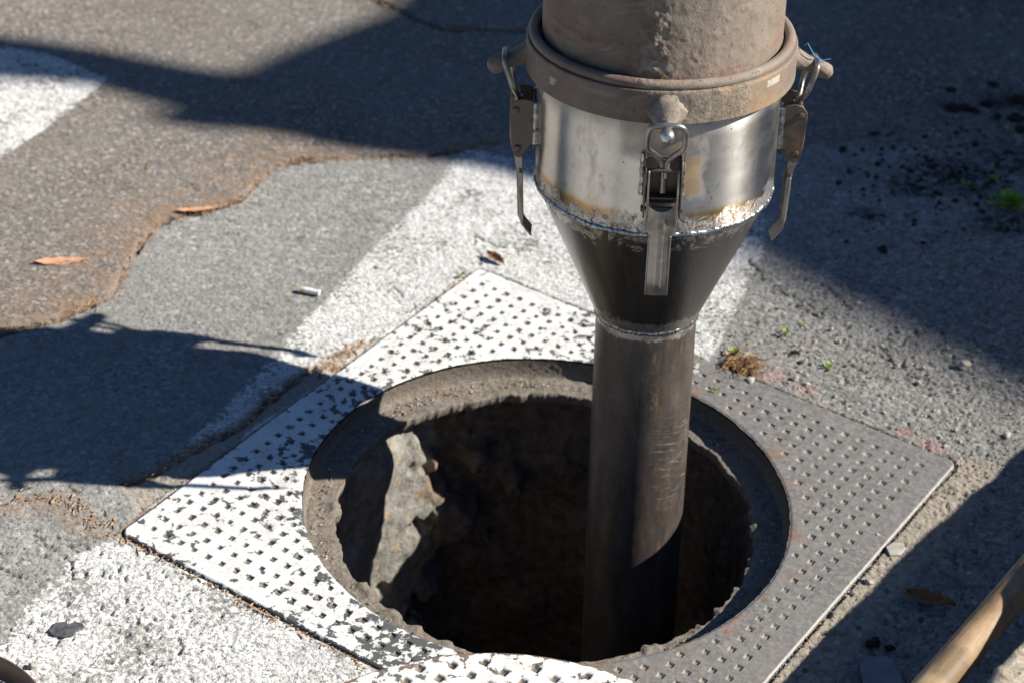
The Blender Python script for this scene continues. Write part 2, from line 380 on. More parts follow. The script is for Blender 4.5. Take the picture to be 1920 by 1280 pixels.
# reddish straw dirt lying along the cracks
dn = M.noise(230, 4, 0.75, vec=M.scl(P, (1, 0.45, 1))); dc = M.ramp(dn, [(0.3, (0.07, 0.045, 0.028)), (0.48, (0.22, 0.13, 0.07)), (0.6, (0.34, 0.215, 0.12)), (0.75, (0.46, 0.33, 0.19))])
dm = M.ma('MULTIPLY', M.attr('dirt'), M.rng(M.noise(45, 4, 0.7), 0.34, 0.56, 0, 1))
base = M.mix(dm, base, dc)
base = M.mix(M.ma('MULTIPLY', M.attr('pink'), M.rng(n_sp, 0.4, 0.6)), base, (0.46, 0.25, 0.22))
base = M.mix(M.ma('MULTIPLY', M.attr('dark'), 0.82), base, (0.030, 0.022, 0.016))
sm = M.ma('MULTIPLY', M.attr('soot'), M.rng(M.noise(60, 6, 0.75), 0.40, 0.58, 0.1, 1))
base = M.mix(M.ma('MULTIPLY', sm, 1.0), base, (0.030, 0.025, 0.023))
h = M.ma('ADD', M.ma('MULTIPLY', M.rng(d1, 0.0, 0.7, 1, 0), 0.9), M.ma('MULTIPLY', n_fine, 0.7))
h = M.ma('ADD', h, M.ma('MULTIPLY', M.rng(d2, 0.0, 0.7, 1, 0), 0.5))
h = M.ma('ADD', h, M.ma('MULTIPLY', pmask, 0.35))
h = M.ma('ADD', h, M.ma('MULTIPLY', dn, M.ma('MULTIPLY', dm, 2.0)))
road_mat = M.out(base, 0.88, 0, M.bump(h, 0.9, 0.0014), 0.25, **{'Diffuse Roughness': 0.8})
road = tag(obj('road', me, road_mat), 'worn grey asphalt road with cracked patches and white crossing stripes', 'road', kind='structure')

# ================================================================== manhole frame
TH0 = 2100; NR = 160
th = np.linspace(0, 2 * np.pi, TH0, endpoint=False)
bd = np.full(TH0, 0.3)
lo = np.full(TH0, 0.32); hi = np.full(TH0, 0.62)
for _ in range(40):
    mid = (lo + hi) / 2; ins = sq_sd(mid * np.cos(th), mid * np.sin(th)) < 0
    lo = np.where(ins, mid, lo); hi = np.where(ins, hi, mid)
bd = (lo + hi) / 2
t = np.linspace(0, 1, NR)
rimn = 0.0012 * fbm(np.cos(th) * 3, np.sin(th) * 3, 12, 4, 3)
r_in = RO + rimn
RR = r_in[None, :] + (bd - r_in)[None, :] * t[:, None]; TT = np.broadcast_to(th, RR.shape)
fx, fy = (RR * np.cos(TT)).ravel(), (RR * np.sin(TT)).ravel(); rr_ = RR.ravel()
la, lb = sq_local(fx, fy)
def pit_field(a, b, sp=0.02205, half=0.0036):
    i = np.round((a - 0.3485) / sp); j = np.round((b - 0.350) / sp)
    jx = 0.0009 * (vn(i * 1.7, j * 2.3, 2) - .5); jy = 0.0009 * (vn(i * 2.1, j * 1.3, 4) - .5)
    px = np.abs(a - 0.3485 - i * sp + jx); py = np.abs(b - 0.350 - j * sp + jy)
    return half + 0.001 * (vn(i * 3.1, j * 1.9, 6) - .5) - np.maximum(px, py), i, j
pf, pi_, pj_ = pit_field(la, lb)
ca, cb = 0.3485 + pi_ * 0.02205, 0.350 + pj_ * 0.02205
cwx, cwy = sq_world(ca, cb)
ok = (np.hypot(cwx, cwy) > RO + 0.013) & (np.abs(ca) < 0.362) & (np.abs(cb) < 0.362)
pf = np.where(ok, pf, -0.01)
fz = 0.003 - 0.0026 * sstep(-0.0005, 0.0007, pf) + 0.0005 * fbm(fx, fy, 70, 3, 3) + 0.0008 * fbm(fx, fy, 6, 2, 4)
fz -= 0.0014 * sstep(0.004, 0.0, rr_ - RO)
fz -= 0.0014 * sstep(-0.0025, 0.0, sq_sd(fx, fy))
# skirt down outside
sk_r = bd + 0.0; rows = [np.stack([sk_r * np.cos(th), sk_r * np.sin(th), np.full(TH0, zz)], 1) for zz in (-0.002, -0.012, -0.045)]
co = np.concatenate([np.stack([fx, fy, fz], 1)] + rows)
pfa = np.concatenate([pf, np.full(TH0 * 3, -0.01)])
bx, by = co[:, 0], co[:, 1]
pl = GP([(1352, 600), (1352, 640), (1228, 700), (1180, 900), (1000, 1240), (930, 1400), (-600, 1400), (-600, 200), (1352, 200)])
psd = poly_sd(bx + 0.006 * fbm(bx, by, 60, 3, 2), by, pl)
me = make_mesh('plate', co, grid_faces(TH0, NR + 3, True, flip=True), dict(pit=pfa, paint=psd, rimd=np.hypot(bx, by) - RO, outer=-sq_sd(bx, by)))
M = Mat('painted_cast_iron')
n1 = M.noise(9, 4, 0.6); n2 = M.noise(60, 5, 0.7); n3 = M.noise(500, 3, 0.6); n4 = M.noise(170, 4, 0.7); n5 = M.noise(28, 4, 0.6)
iron = M.ramp(n4, [(0.3, (0.085, 0.080, 0.075)), (0.5, (0.155, 0.148, 0.14)), (0.7, (0.25, 0.235, 0.215))])
iron = M.mix(M.rng(n1, 0.4, 0.65, 0, 0.5), iron, (0.185, 0.175, 0.162))
iron = M.mix(M.rng(n2, 0.60, 0.68, 0, 0.5), iron, (0.30, 0.28, 0.25))
rustm = M.ma('MULTIPLY', M.rng(n5, 0.52, 0.66), M.rng(M.attr('rimd'), 0.0, 0.04, 0.6, 0.03))
iron = M.mix(rustm, iron, (0.22, 0.105, 0.045))
pit = M.rng(M.attr('pit'), -0.0010, 0.0006, 0, 1)
pitd = M.ramp(n2, [(0.35, (0.17, 0.145, 0.115)), (0.65, (0.34, 0.30, 0.24))])
pitk = M.ramp(n2, [(0.35, (0.055, 0.048, 0.04)), (0.65, (0.18, 0.15, 0.11))])
iron = M.mix(M.ma('MULTIPLY', pit, M.rng(n4, 0.3, 0.6, 0.2, 0.75)), iron, pitd)
# paint chips off round the pits, along the hole and in a few scars
chip = M.ma('ADD', M.noise(75, 4, 0.62, dist=0.3), M.ma('MULTIPLY', M.noise(7, 2), 0.35))
posb = M.ma('ADD', M.rng(M.attr('rimd'), 0.0, 0.03, 0.10, 0), M.rng(M.attr('pit'), -0.004, 0.0, 0, 0.07))
yy = M.sep(M.P, 1); posb = M.ma('ADD', posb, M.rng(yy, -0.36, -0.18, 0.15, 0)); 
posb = M.ma('ADD', posb, M.ma('MULTIPLY', M.rng(M.sep(M.P, 0), 0.0, 0.15), 0.13))
posb = M.ma('ADD', posb, M.rng(M.attr('outer'), 0.0, 0.004, 0.16, 0))
pk = M.rng(M.ma('ADD', chip, posb), 0.775, 0.815, 1, 0)
pk = M.ma('MULTIPLY', pk, M.rng(M.attr('paint'), 0.0, 0.002))
pk = M.ma('MULTIPLY', pk, M.ma('SUBTRACT', 1.0, M.ma('MULTIPLY', pit, M.rng(n4, 0.32, 0.45, 0.4, 1))))
pcol = M.mix(M.rng(n5, 0.42, 0.72, 0, 0.6), (0.66, 0.655, 0.63), (0.52, 0.50, 0.455))
pcol = M.mix(M.rng(M.noise(3.5, 4, 0.7), 0.5, 0.68, 0, 0.35), pcol, (0.40, 0.385, 0.35)); pcol = M.mix(M.rng(n4, 0.55, 0.68, 0, 0.65), pcol, (0.42, 0.39, 0.34)); pcol = M.mix(M.rng(M.noise(260, 3, .7), 0.62, 0.68, 0, 0.7), pcol, (0.25, 0.23, 0.20))
iron2 = M.mix(M.ma('MULTIPLY', M.rng(M.attr('paint'), 0.0, 0.002), M.ma('SUBTRACT', 1, pit)), iron, (0.085, 0.088, 0.088))
iron2 = M.mix(M.ma('MULTIPLY', M.rng(M.attr('paint'), 0.0, 0.002), pit), iron2, pitk)
col = M.mix(pk, iron2, pcol)
bare = M.ma('MULTIPLY', M.rng(M.attr('outer'), -0.001, 0.0028, 1, 0), M.rng(M.sep(M.P, 0), 0.1, 0.15))
col = M.mix(M.ma('MULTIPLY', bare, 0.75), col, (0.42, 0.40, 0.38))
h = M.ma('ADD', M.ma('MULTIPLY', n3, 0.5), M.ma('ADD', M.ma('MULTIPLY', n4, 0.9), M.ma('MULTIPLY', pk, 0.5)))
frame_mat = M.out(col, M.rng(pk, 0, 1, 0.62, 0.55), M.ma('MULTIPLY', bare, 0.8), M.bump(h, 0.6, 0.0008), 0.4)
mf = empty('iron_manhole')
tag(mf, 'square pitted cast iron manhole surround, half white painted, half bare, round opening', 'manhole frame')
obj('plate', me, frame_mat, mf)

# seat ring: the rim wall and the dirty ledge the cover sits on
NT = 1440; th = np.linspace(0, 2 * np.pi, NT, endpoint=False); cx_, sx_ = np.cos(th), np.sin(th)
inner = 0.270 + 0.005 * fbm(cx_ * 2, sx_ * 2, 2.2, 2, 3) + 0.0035 * fbm(cx_ * 3, sx_ * 3, 7, 3, 7) + 0.0006 * fbm(cx_ * 4, sx_ * 4, 14, 2, 9)
lump = sstep(-0.1, 0.6, fbm(cx_ * 3, sx_ * 3, 5, 2, 13)) * sstep(0.4, 0.0, sx_)
inner = inner - 0.009 * lump
prof = []
Kz = 16
for k in range(Kz + 1): q = k / Kz; prof.append((RO - 0.0035 * q ** 3, -0.0015 - 0.0255 * q, 0.5 if k == 0 else 1.0))
K2 = 26
rows = []; 
for (r, zz, a) in prof:
    nn = fbm(th * 40, np.full(NT, zz * 220), 1.0, 3, 5) * 0.0012 * a
    rows.append((r_in[0] * 0 + r - np.abs(nn) - 0.0004, np.full(NT, zz)))
for k in range(1, K2 + 1):
    q = k / K2; r = 0.3065 + (inner - 0.3065) * q
    xx, yy_ = r * cx_, r * sx_
    zz = -0.0282 - 0.003 * q + 0.0014 * fbm(xx, yy_, 60, 3, 2) + 0.0022 * np.clip(fbm(xx, yy_, 26, 2, 8), 0, 1)
    zz = zz + 0.0030 * math.exp(-((q - 0.8) / 0.12) ** 2) * lump
    rows.append((r, zz))
zl = np.full(NT, -0.0325)
for k, (dr, dzz) in enumerate([(0.0, -0.003), (0.001, -0.008), (0.003, -0.014), (0.010, -0.020), (0.04, -0.026), (0.09, -0.026)]):
    rows.append((inner + dr + 0.0006 * fbm(cx_ * 5 + k * 0.1, sx_ * 5, 8, 3, 6), zl + dzz))
co = np.concatenate([np.stack([r * cx_, r * sx_, zz], 1) for r, zz in rows])
me = make_mesh('seat_ring', co, grid_faces(NT, len(rows), True))
M = Mat('dirty_ledge')
n1 = M.noise(26, 5, 0.65); n2 = M.noise(150, 5, 0.7); n3 = M.noise(9, 3); n4 = M.noise(420, 4, 0.7)
c = M.ramp(n2, [(0.25, (0.085, 0.072, 0.058)), (0.5, (0.19, 0.165, 0.135)), (0.75, (0.30, 0.265, 0.22))])
c = M.mix(M.rng(n1, 0.56, 0.70, 0, 0.5), c, (0.22, 0.125, 0.06))
c = M.mix(M.rng(n3, 0.5, 0.7, 0, 0.5), c, (0.235, 0.205, 0.165))
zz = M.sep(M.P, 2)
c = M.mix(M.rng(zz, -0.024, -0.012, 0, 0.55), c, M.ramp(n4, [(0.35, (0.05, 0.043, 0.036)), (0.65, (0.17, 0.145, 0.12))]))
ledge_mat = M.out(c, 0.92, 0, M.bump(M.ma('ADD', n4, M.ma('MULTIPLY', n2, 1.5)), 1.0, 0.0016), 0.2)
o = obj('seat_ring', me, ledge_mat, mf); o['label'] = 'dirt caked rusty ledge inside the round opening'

# ================================================================== shaft below
NT2 = 720; NZ = 260
th = np.linspace(0, 2 * np.pi, NT2, endpoint=False); zz = -0.05 - 1.35 * np.linspace(0, 1, NZ) ** 1.5
TT, ZZ = np.meshgrid(th, zz); a = (TT * 0.3 / 1.0).ravel(); zf = ZZ.ravel()
ang = TT.ravel()
def per(f, sc, seed, o=4):
    # periodic round the shaft: blend of two shifted samples
    k = ang / (2 * np.pi); L = 2 * np.pi * 0.3
    return (1 - k) * fbm(k * L, zf, sc, o, seed) + k * fbm((k - 1) * L, zf, sc, o, seed)
wdx, wid = worley(ang * 0.3, zf, 9, 4); 
rad = 0.292 + 0.020 * per(0, 5, 3) + 0.006 * per(0, 16, 5, 3) + 0.0022 * per(0, 70, 8, 4) - 0.030 * np.clip(0.55 - wdx, 0, 1) * (wid > 0.35)
rad = rad + 0.05 * sstep(-0.5, -1.2, zf)
deg_ = np.degrees(ang); rad = rad + 0.045 * sstep(133, 121, deg_ + 60 * per(0, 18, 9, 3)) * sstep(20, 60, deg_)
co = np.stack([rad * np.cos(ang), rad * np.sin(ang), zf], 1)
# top collar closes up to the plate
topc = np.stack([0.37 * np.cos(th), 0.37 * np.sin(th), np.full(NT2, -0.03)], 1)
co = np.concatenate([topc, co])
me = make_mesh('shaft_wall', co, grid_faces(NT2, NZ + 1, True))
M = Mat('shaft_rubble')
n1 = M.noise(8, 4, 0.6); n2 = M.noise(60, 5, 0.7); n3 = M.noise(300, 4, 0.7); dv, cv = M.vor(75)
c = M.ramp(n2, [(0.3, (0.11, 0.105, 0.095)), (0.5, (0.24, 0.228, 0.20)), (0.72, (0.36, 0.34, 0.30))])
c = M.mix(M.ma('MULTIPLY', M.rng(M.sep(cv, 0), 0.80, 0.86), M.rng(dv, 0.25, 0.4, 1, 0)), c, (0.42, 0.27, 0.13))
c = M.mix(M.rng(n1, 0.58, 0.68, 0, 0.4), c, (0.15, 0.11, 0.08))
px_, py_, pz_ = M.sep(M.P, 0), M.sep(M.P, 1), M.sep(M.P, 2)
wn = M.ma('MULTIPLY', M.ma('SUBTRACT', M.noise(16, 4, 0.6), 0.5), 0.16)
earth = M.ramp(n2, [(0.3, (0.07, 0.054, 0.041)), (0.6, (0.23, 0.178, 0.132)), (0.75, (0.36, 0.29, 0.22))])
sun_patch = M.rng(M.ma('ADD', px_, wn), -0.158, -0.150, 1, 0); sun_patch = M.ma('MULTIPLY', sun_patch, M.rng(M.ma('ADD', py_, wn), 0.10, 0.125))  # paler wall colour painted where the sun patch falls, ragged edge
c = M.mix(sun_patch, earth, c)
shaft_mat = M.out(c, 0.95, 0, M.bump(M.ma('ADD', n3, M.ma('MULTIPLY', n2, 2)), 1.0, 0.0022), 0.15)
ms = empty('manhole_shaft', (0, 0, -1.3))
tag(ms, 'dark rough walled shaft of rubble and earth under the open manhole', 'manhole shaft')
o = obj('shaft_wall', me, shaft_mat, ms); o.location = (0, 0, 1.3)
fxg = np.linspace(-0.5, 0.5, 90); FX, FY = np.meshgrid(fxg, fxg); fxx, fyy = FX.ravel(), FY.ravel()
me = make_mesh('shaft_floor', np.stack([fxx, fyy, -1.35 + 0.06 * fbm(fxx, fyy, 6, 4, 2)], 1), grid_faces(90, 90))
o = obj('shaft_floor', me, shaft_mat, ms); o.location = (0, 0, 1.3)

# ================================================================== manhole cover, lying over the near side
cc0 = G(962, 1222, 0.034)
CR = 0.298; cxx, cyy = cc0[0] - 0.004, cc0[1] - CR
NTc, NRc = 1100, 105
th = np.linspace(0, 2 * np.pi, NTc, endpoint=False); rr2 = CR * np.linspace(0.02, 1, NRc) ** 0.8
TT, RR = np.meshgrid(th, rr2); lx, ly = (RR * np.cos(TT)).ravel(), (RR * np.sin(TT)).ravel(); rr_ = RR.ravel()
ca_, sa_ = math.cos(R(-33)), math.sin(R(-33)); qa, qb = ca_ * lx + sa_ * ly, -sa_ * lx + ca_ * ly
pf, i_, j_ = pit_field(qa, qb, sp=0.0262, half=0.0046)
pcx, pcy = 0.3485 + i_ * 0.0262, 0.350 + j_ * 0.0262
pf = np.where(np.hypot(pcx, pcy) < CR - 0.014, pf, -0.01)
zc_ = 0 - 0.0034 * sstep(-0.001, 0.0014, pf) + 0.0005 * fbm(lx, ly, 70, 3, 3) - 0.002 * sstep(CR - 0.003, CR, rr_)
rows = []
for r, zz in ((CR + 0.0006, -0.004), (CR, -0.012), (CR - 0.001, -0.026), (CR - 0.02, -0.030), (0.02, -0.030)):
    rows.append(np.stack([r * np.cos(th), r * np.sin(th), np.full(NTc, zz)], 1))
co = np.concatenate([np.stack([lx, ly, zc_], 1)] + rows)
ex = NTc * len(rows)
me = make_mesh('cover_disc', co, grid_faces(NTc, NRc + len(rows), True, flip=True),
               dict(pit=np.concatenate([pf, np.full(ex, -0.01)]), rimd=CR - np.hypot(co[:, 0], co[:, 1])))
M = Mat('painted_cover')
n2 = M.noise(60, 5, 0.7); n3 = M.noise(500, 3, 0.6); n4 = M.noise(170, 4, 0.7); n5 = M.noise(28, 4, 0.6)
iron = M.ramp(n4, [(0.3, (0.075, 0.075, 0.072)), (0.6, (0.14, 0.135, 0.125))])
iron = M.mix(M.ma('MULTIPLY', M.rng(n5, 0.42, 0.6), M.rng(M.attr('rimd'), 0.0, 0.012, 1, 0.05)), iron, (0.26, 0.13, 0.05))
pit = M.rng(M.attr('pit'), -0.0010, 0.0006)
iron = M.mix(pit, iron, M.ramp(n2, [(0.35, (0.06, 0.05, 0.04)), (0.65, (0.22, 0.18, 0.13))]))
chip = M.ma('ADD', M.noise(70, 4, 0.62, dist=0.3), M.ma('MULTIPLY', M.noise(9, 2), 0.3))
chip = M.ma('ADD', chip, M.ma('ADD', M.rng(M.attr('rimd'), 0.0, 0.006, 0.22, 0), M.rng(M.attr('pit'), -0.004, 0.0, 0, 0.05)))
pk = M.ma('MULTIPLY', M.rng(chip, 0.73, 0.75, 1, 0), M.ma('SUBTRACT', 1.0, M.ma('MULTIPLY', pit, 0.95)))
pcol = M.mix(M.rng(n5, 0.45, 0.7, 0, 0.6), (0.68, 0.675, 0.645), (0.50, 0.47, 0.41)); pcol = M.mix(M.rng(n4, 0.57, 0.7, 0, 0.6), pcol, (0.36, 0.33, 0.28))
col = M.mix(pk, iron, pcol)
h = M.ma('ADD', M.ma('MULTIPLY', n3, 0.5), M.ma('ADD', n4, M.ma('MULTIPLY', pk, 0.5)))
cover_mat = M.out(col, 0.6, 0, M.bump(h, 0.6, 0.0008), 0.4)
cv_o = obj('manhole_cover', me, cover_mat); cv_o.location = (cxx, cyy, 0.034)
tag(cv_o, 'round white painted pitted manhole cover lying over the near edge of the hole', 'manhole cover')

# ================================================================== suction nozzle
AX = np.array([-0.0283024, 0.0468736, 0.9984998]); NB = np.array([0.11922, 0.10611, 0.0])
e1 = np.cross([0, 1.0, 0], AX); e1 /= np.linalg.norm(e1); e2 = np.cross(AX, e1)
noz = empty('suction_nozzle', tuple(NB))
mw = Matrix.Identity(4)
for i in range(3): mw[i][0] = e1[i]; mw[i][1] = e2[i]; mw[i][2] = AX[i]; mw[i][3] = NB[i]
noz.matrix_world = mw
tag(noz, 'vertical steel suction pipe with muddy tube, clamped reducer and latches, hanging into the manhole', 'suction pipe')

def lathe(name, prof, mat, nt=256, disp=None, subdiv_len=None, parent=noz):
    P_ = [np.array(p, float) for p in prof]
    if subdiv_len:
        Q = [P_[0]]
        for a_, b_ in zip(P_[:-1], P_[1:]):
            k = max(1, int(np.linalg.norm(b_ - a_) / subdiv_len))
            for i in range(1, k + 1): Q.append(a_ + (b_ - a_) * i / k)
        P_ = Q
    P_ = np.array(P_); th = np.linspace(0, 2 * np.pi, nt, endpoint=False)
    T_, I_ = np.meshgrid(th, np.arange(len(P_))); r = P_[I_, 0]; z_ = P_[I_, 1]
    if disp is not None: r = r + disp(T_, z_, r)
    co = np.stack([(r * np.cos(T_)).ravel(), (r * np.sin(T_)).ravel(), z_.ravel()], 1)
    me = make_mesh(name, co, grid_faces(nt, len(P_), True))
    o = obj(name, me, mat, parent)
    try: me.set_sharp_from_angle(angle=R(35))
    except Exception: pass
    return o
def cyl_noise(T_, z_, r, sc, o=4, seed=0):
    k = T_ / (2 * np.pi); L = 2 * np.pi * 0.14
    u0, u1 = (k * L).ravel(), ((k - 1) * L).ravel(); v = z_.ravel(); kk = k.ravel()
    # blend only close to the seam (at angle 0 -> put on the sunny right side but 8 degrees wide)
    wgt = np.clip((kk - 0.94) / 0.06, 0, 1)
    return ((1 - wgt) * fbm(u0, v, sc, o, seed) + wgt * fbm(u1, v, sc, o, seed)).reshape(T_.shape)

# lower pipe
M = Mat('mill_scale_pipe'); A_, Z_ = M.polar()
uv = M.comb(M.ma('MULTIPLY', A_, 0.0011), Z_, 0.0)
streak = M.noise(1, 5, 0.65, vec=M.scl(uv, (170, 22, 1))); hscr = M.noise(1, 5, 0.8, vec=M.scl(M.comb(M.ma('MULTIPLY', A_, 0.0011), M.ma('ADD', Z_, M.ma('MULTIPLY', A_, 0.00022)), 0.0), (22, 330, 1), (0.3, 0.2, 0)), dist=0.9)
blot = M.noise(1, 4, 0.7, vec=M.scl(uv, (60, 60, 1)))
c = M.ramp(M.noise(1, 5, 0.7, vec=M.scl(uv, (40, 14, 1))), [(0.3, (0.038, 0.031, 0.027)), (0.55, (0.090, 0.072, 0.060)), (0.75, (0.17, 0.135, 0.11))])
c = M.mix(M.ma('MULTIPLY', M.rng(streak, 0.56, 0.70, 0, 0.7), M.rng(blot, 0.45, 0.6)), c, (0.26, 0.145, 0.06))
dash = M.ma('MULTIPLY', M.near(A_, -80, 4, 4), M.rng(M.noise(1, 4, 0.7, vec=M.scl(uv, (55, 26, 1))), 0.50, 0.62)); dash = M.ma('MULTIPLY', M.ma('MULTIPLY', dash, M.near(Z_, 0.14, 0.05, 0.01)), M.rng(M.noise(1, 4, 0.8, vec=M.scl(uv, (150, 120, 1))), 0.42, 0.60, 0, 0.8))
c = M.mix(dash, c, (0.40, 0.22, 0.06))
zone = M.near(Z_, 0.02, 0.035, 0.05)
scr = M.ma('MULTIPLY', M.rng(hscr, 0.56, 0.68, 0, 0.85), M.ma('ADD', M.ma('MULTIPLY', zone, 0.9), 0.12))
scr = M.ma('MULTIPLY', scr, M.rng(A_, -85, -60, 0.15, 1))
c = M.mix(scr, c, (0.50, 0.47, 0.44))
top = M.rng(M.ma('ADD', Z_, M.ma('MULTIPLY', M.noise(1, 4, 0.7, vec=M.scl(uv, (120, 60, 1))), 0.02)), 0.219, 0.221)
c = M.mix(top, c, M.ramp(blot, [(0.4, (0.30, 0.27, 0.24)), (0.6, (0.52, 0.48, 0.43))]))
pipe_mat = M.out(c, M.rng(blot, 0.3, 0.7, 0.42, 0.6), M.ma('ADD', 0.22, M.ma('MULTIPLY', top, 0.6)), M.bump(M.ma('ADD', streak, M.noise(500, 3)), 0.25, 0.0006), 0.6, **{'Diffuse Roughness': 0.7, 'Coat Weight': 0.2, 'Coat Roughness': 0.3})
lathe('lower_pipe', [(0.056, -1.05), (0.0637, -1.05), (0.0637, 0.226), (0.058, 0.226)], pipe_mat, 192, subdiv_len=0.05)

# cone
def fn_cone_mat():
    M = Mat('black_cone'); A_, Z_ = M.polar()
    uv = M.comb(M.ma('MULTIPLY', A_, 0.0018), Z_, 0.0)
    nz = M.noise(1, 6, 0.70, vec=M.scl(uv, (34, 26, 1)), dist=2.2); nf = M.noise(1, 4, 0.7, vec=M.scl(uv, (260, 40, 1)))
    c = M.ramp(M.noise(1, 4, 0.6, vec=M.scl(uv, (26, 10, 1))), [(0.3, (0.022, 0.020, 0.018)), (0.7, (0.060, 0.052, 0.045))])
    c = M.mix(M.rng(nf, 0.58, 0.72, 0, 0.25), c, (0.20, 0.18, 0.16))
    v = M.ma('ADD', Z_, M.ma('MULTIPLY', M.ma('SUBTRACT', nz, 0.5), 0.17))
    gr = M.ma('MULTIPLY', M.rng(v, 0.3850, 0.3905), M.rng(M.noise(1, 4, 0.7, vec=M.scl(uv, (90, 60, 1)), dist=1.6), 0.42, 0.50, 0.12, 1)); v2 = M.ma('SUBTRACT', Z_, M.ma('MULTIPLY', M.ma('SUBTRACT', nz, 0.5), 0.05)); gr2 = M.ma('MULTIPLY', M.rng(v2, 0.240, 0.242, 1, 0), 0.45)
    g = M.ma('MAXIMUM', gr, gr2)
    brush = M.noise(1, 3, 0.6, vec=M.scl(uv, (300, 90, 1)))
    gc = M.ramp(brush, [(0.3, (0.26, 0.235, 0.205)), (0.6, (0.56, 0.53, 0.48)), (0.8, (0.72, 0.70, 0.66))])
    return M.out(M.mix(g, c, gc), M.ma('ADD', M.rng(g, 0, 1, 0.30, 0.34), M.rng(nf, 0.4, 0.7, 0, 0.14)), M.rng(g, 0, 1, 0.25, 0.88), M.bump(M.ma('ADD', M.ma('MULTIPLY', g, 0.5), brush), 0.3, 0.0008), 0.7, **{'Coat Weight': 0.55, 'Coat Roughness': 0.22})
lathe('cone', [(0.0655, 0.2225), (0.1436, 0.4045)], fn_cone_mat(), 256, subdiv_len=0.01)

# bright steel reducer cylinder
ANISO = 0.25
def fn_steel():
    M = Mat('bright_steel'); A_, Z_ = M.polar()
    uv = M.comb(M.ma('MULTIPLY', A_, 0.0025), Z_, 0.0)
    nb = M.noise(1, 5, 0.6, vec=M.scl(uv, (9, 22, 1), (0.1, 0.3, 0))); fine = M.noise(1, 4, 0.7, vec=M.scl(uv, (25, 700, 1)))
    scrn = M.noise(1, 4, 0.7, vec=M.scl(uv, (80, 50, 1)), dist=1.0)
    c = M.ramp(nb, [(0.3, (0.55, 0.525, 0.49)), (0.6, (0.68, 0.66, 0.63)), (0.8, (0.77, 0.76, 0.74))])
    c = M.mix(M.rng(scrn, 0.56, 0.70, 0, 0.55), c, (0.30, 0.27, 0.235)); c = M.mix(M.rng(M.noise(1, 5, 0.7, vec=M.scl(uv, (30, 12, 1), (.7, .2, 0)), dist=0.5), 0.54, 0.68, 0, 0.5), c, (0.32, 0.275, 0.225))
    # heat tint above the weld
    hw = M.ma('ADD', Z_, M.ma('MULTIPLY', M.ma('SUBTRACT', M.noise(1, 3, 0.5, vec=M.scl(uv, (14, 6, 1))), 0.5), 0.03))
    tint = M.ramp(M.rng(hw, 0.415, 0.450), [(0.0, (0.30, 0.23, 0.16)), (0.35, (0.42, 0.27, 0.12)), (0.6, (0.60, 0.47, 0.29)), (1.0, (0.66, 0.62, 0.52))])
    tm = M.ma('MULTIPLY', M.ma('MULTIPLY', M.rng(hw, 0.428, 0.440, 1.0, 0, True), 1.0), M.rng(M.noise(1, 2, 0.5, vec=M.scl(uv, (7, 3, 1), (.5, 0, 0))), 0.40, 0.50, 0.25, 1))
    c = M.mix(tm, c, tint)
    # ground-back band at the seam
    gz = M.ma('ADD', Z_, M.ma('MULTIPLY', M.ma('SUBTRACT', M.noise(1, 5, 0.68, vec=M.scl(uv, (22, 26, 1)), dist=1.4), 0.5), 0.085)); g = M.rng(gz, 0.422, 0.430, 1, 0)
    gc = M.ramp(M.noise(1, 4, 0.75, vec=M.scl(uv, (160, 110, 1)), dist=1.2), [(0.36, (0.10, 0.07, 0.055)), (0.45, (0.34, 0.27, 0.22)), (0.55, (0.58, 0.54, 0.48)), (0.7, (0.80, 0.78, 0.74))])
    c = M.mix(g, c, gc)
    # tan stain beside the front latch and dirty film under the ring
    sn = M.noise(1, 4, 0.65, vec=M.scl(uv, (38, 30, 1)))
    st = M.ma('MULTIPLY', M.near(M.ma('ADD', A_, M.ma('MULTIPLY', sn, 14)), -71, 5, 6), M.near(M.ma('ADD', Z_, M.ma('MULTIPLY', sn, 0.03)), 0.505, 0.028, 0.02))
    st = M.ma('MULTIPLY', st, M.rng(sn, 0.34, 0.5))
    st2 = M.ma('MULTIPLY', M.near(A_, -96, 10, 5), M.near(Z_, 0.535, 0.02, 0.02))
    st = M.ma('MAXIMUM', st, M.ma('MULTIPLY', st2, 0.5))
    c = M.mix(M.ma('MULTIPLY', st, 0.9), c, M.ramp(sn, [(0.35, (0.20, 0.12, 0.05)), (0.6, (0.42, 0.29, 0.15))]))
    film = M.rng(M.ma('ADD', Z_, M.ma('MULTIPLY', M.noise(1, 3, 0.5, vec=M.scl(uv, (12, 2, 1))), 0.05)), 0.555, 0.585, 0, 0.7)
    c = M.mix(film, c, (0.26, 0.21, 0.17))
    # bluish temper smear on the sunny edge
    bl = M.ma('MULTIPLY', M.near(A_, -18, 16, 10), M.rng(M.noise(1, 3, 0.6, vec=M.scl(uv, (16, 22, 1))), 0.42, 0.55))
    c = M.mix(M.ma('MULTIPLY', bl, 0.7), c, (0.24, 0.27, 0.32))
    sp = M.rng(M.vor(70, vec=uv)[0], 0.05, 0.09, 1, 0)
    c = M.mix(M.ma('MULTIPLY', sp, M.rng(nb, 0.5, 0.6)), c, (0.08, 0.07, 0.06))
    dirty = M.ma('MAXIMUM', M.ma('MAXIMUM', st, film), M.ma('MULTIPLY', g, 0.5))
    rough = M.ma('ADD', M.rng(nb, 0.3, 0.7, 0.19, 0.24), M.ma('MULTIPLY', dirty, 0.30))
    tg = M.n('ShaderNodeTangent'); tg.direction_type = 'RADIAL'; tg.axis = 'Z'; M.put(M.b.inputs['Tangent'], tg.outputs[0]); M.b.inputs['Anisotropic'].default_value = 0.9; M.b.inputs['Anisotropic Rotation'].default_value = ANISO
    rough = M.ma('ADD', rough, 0.07)
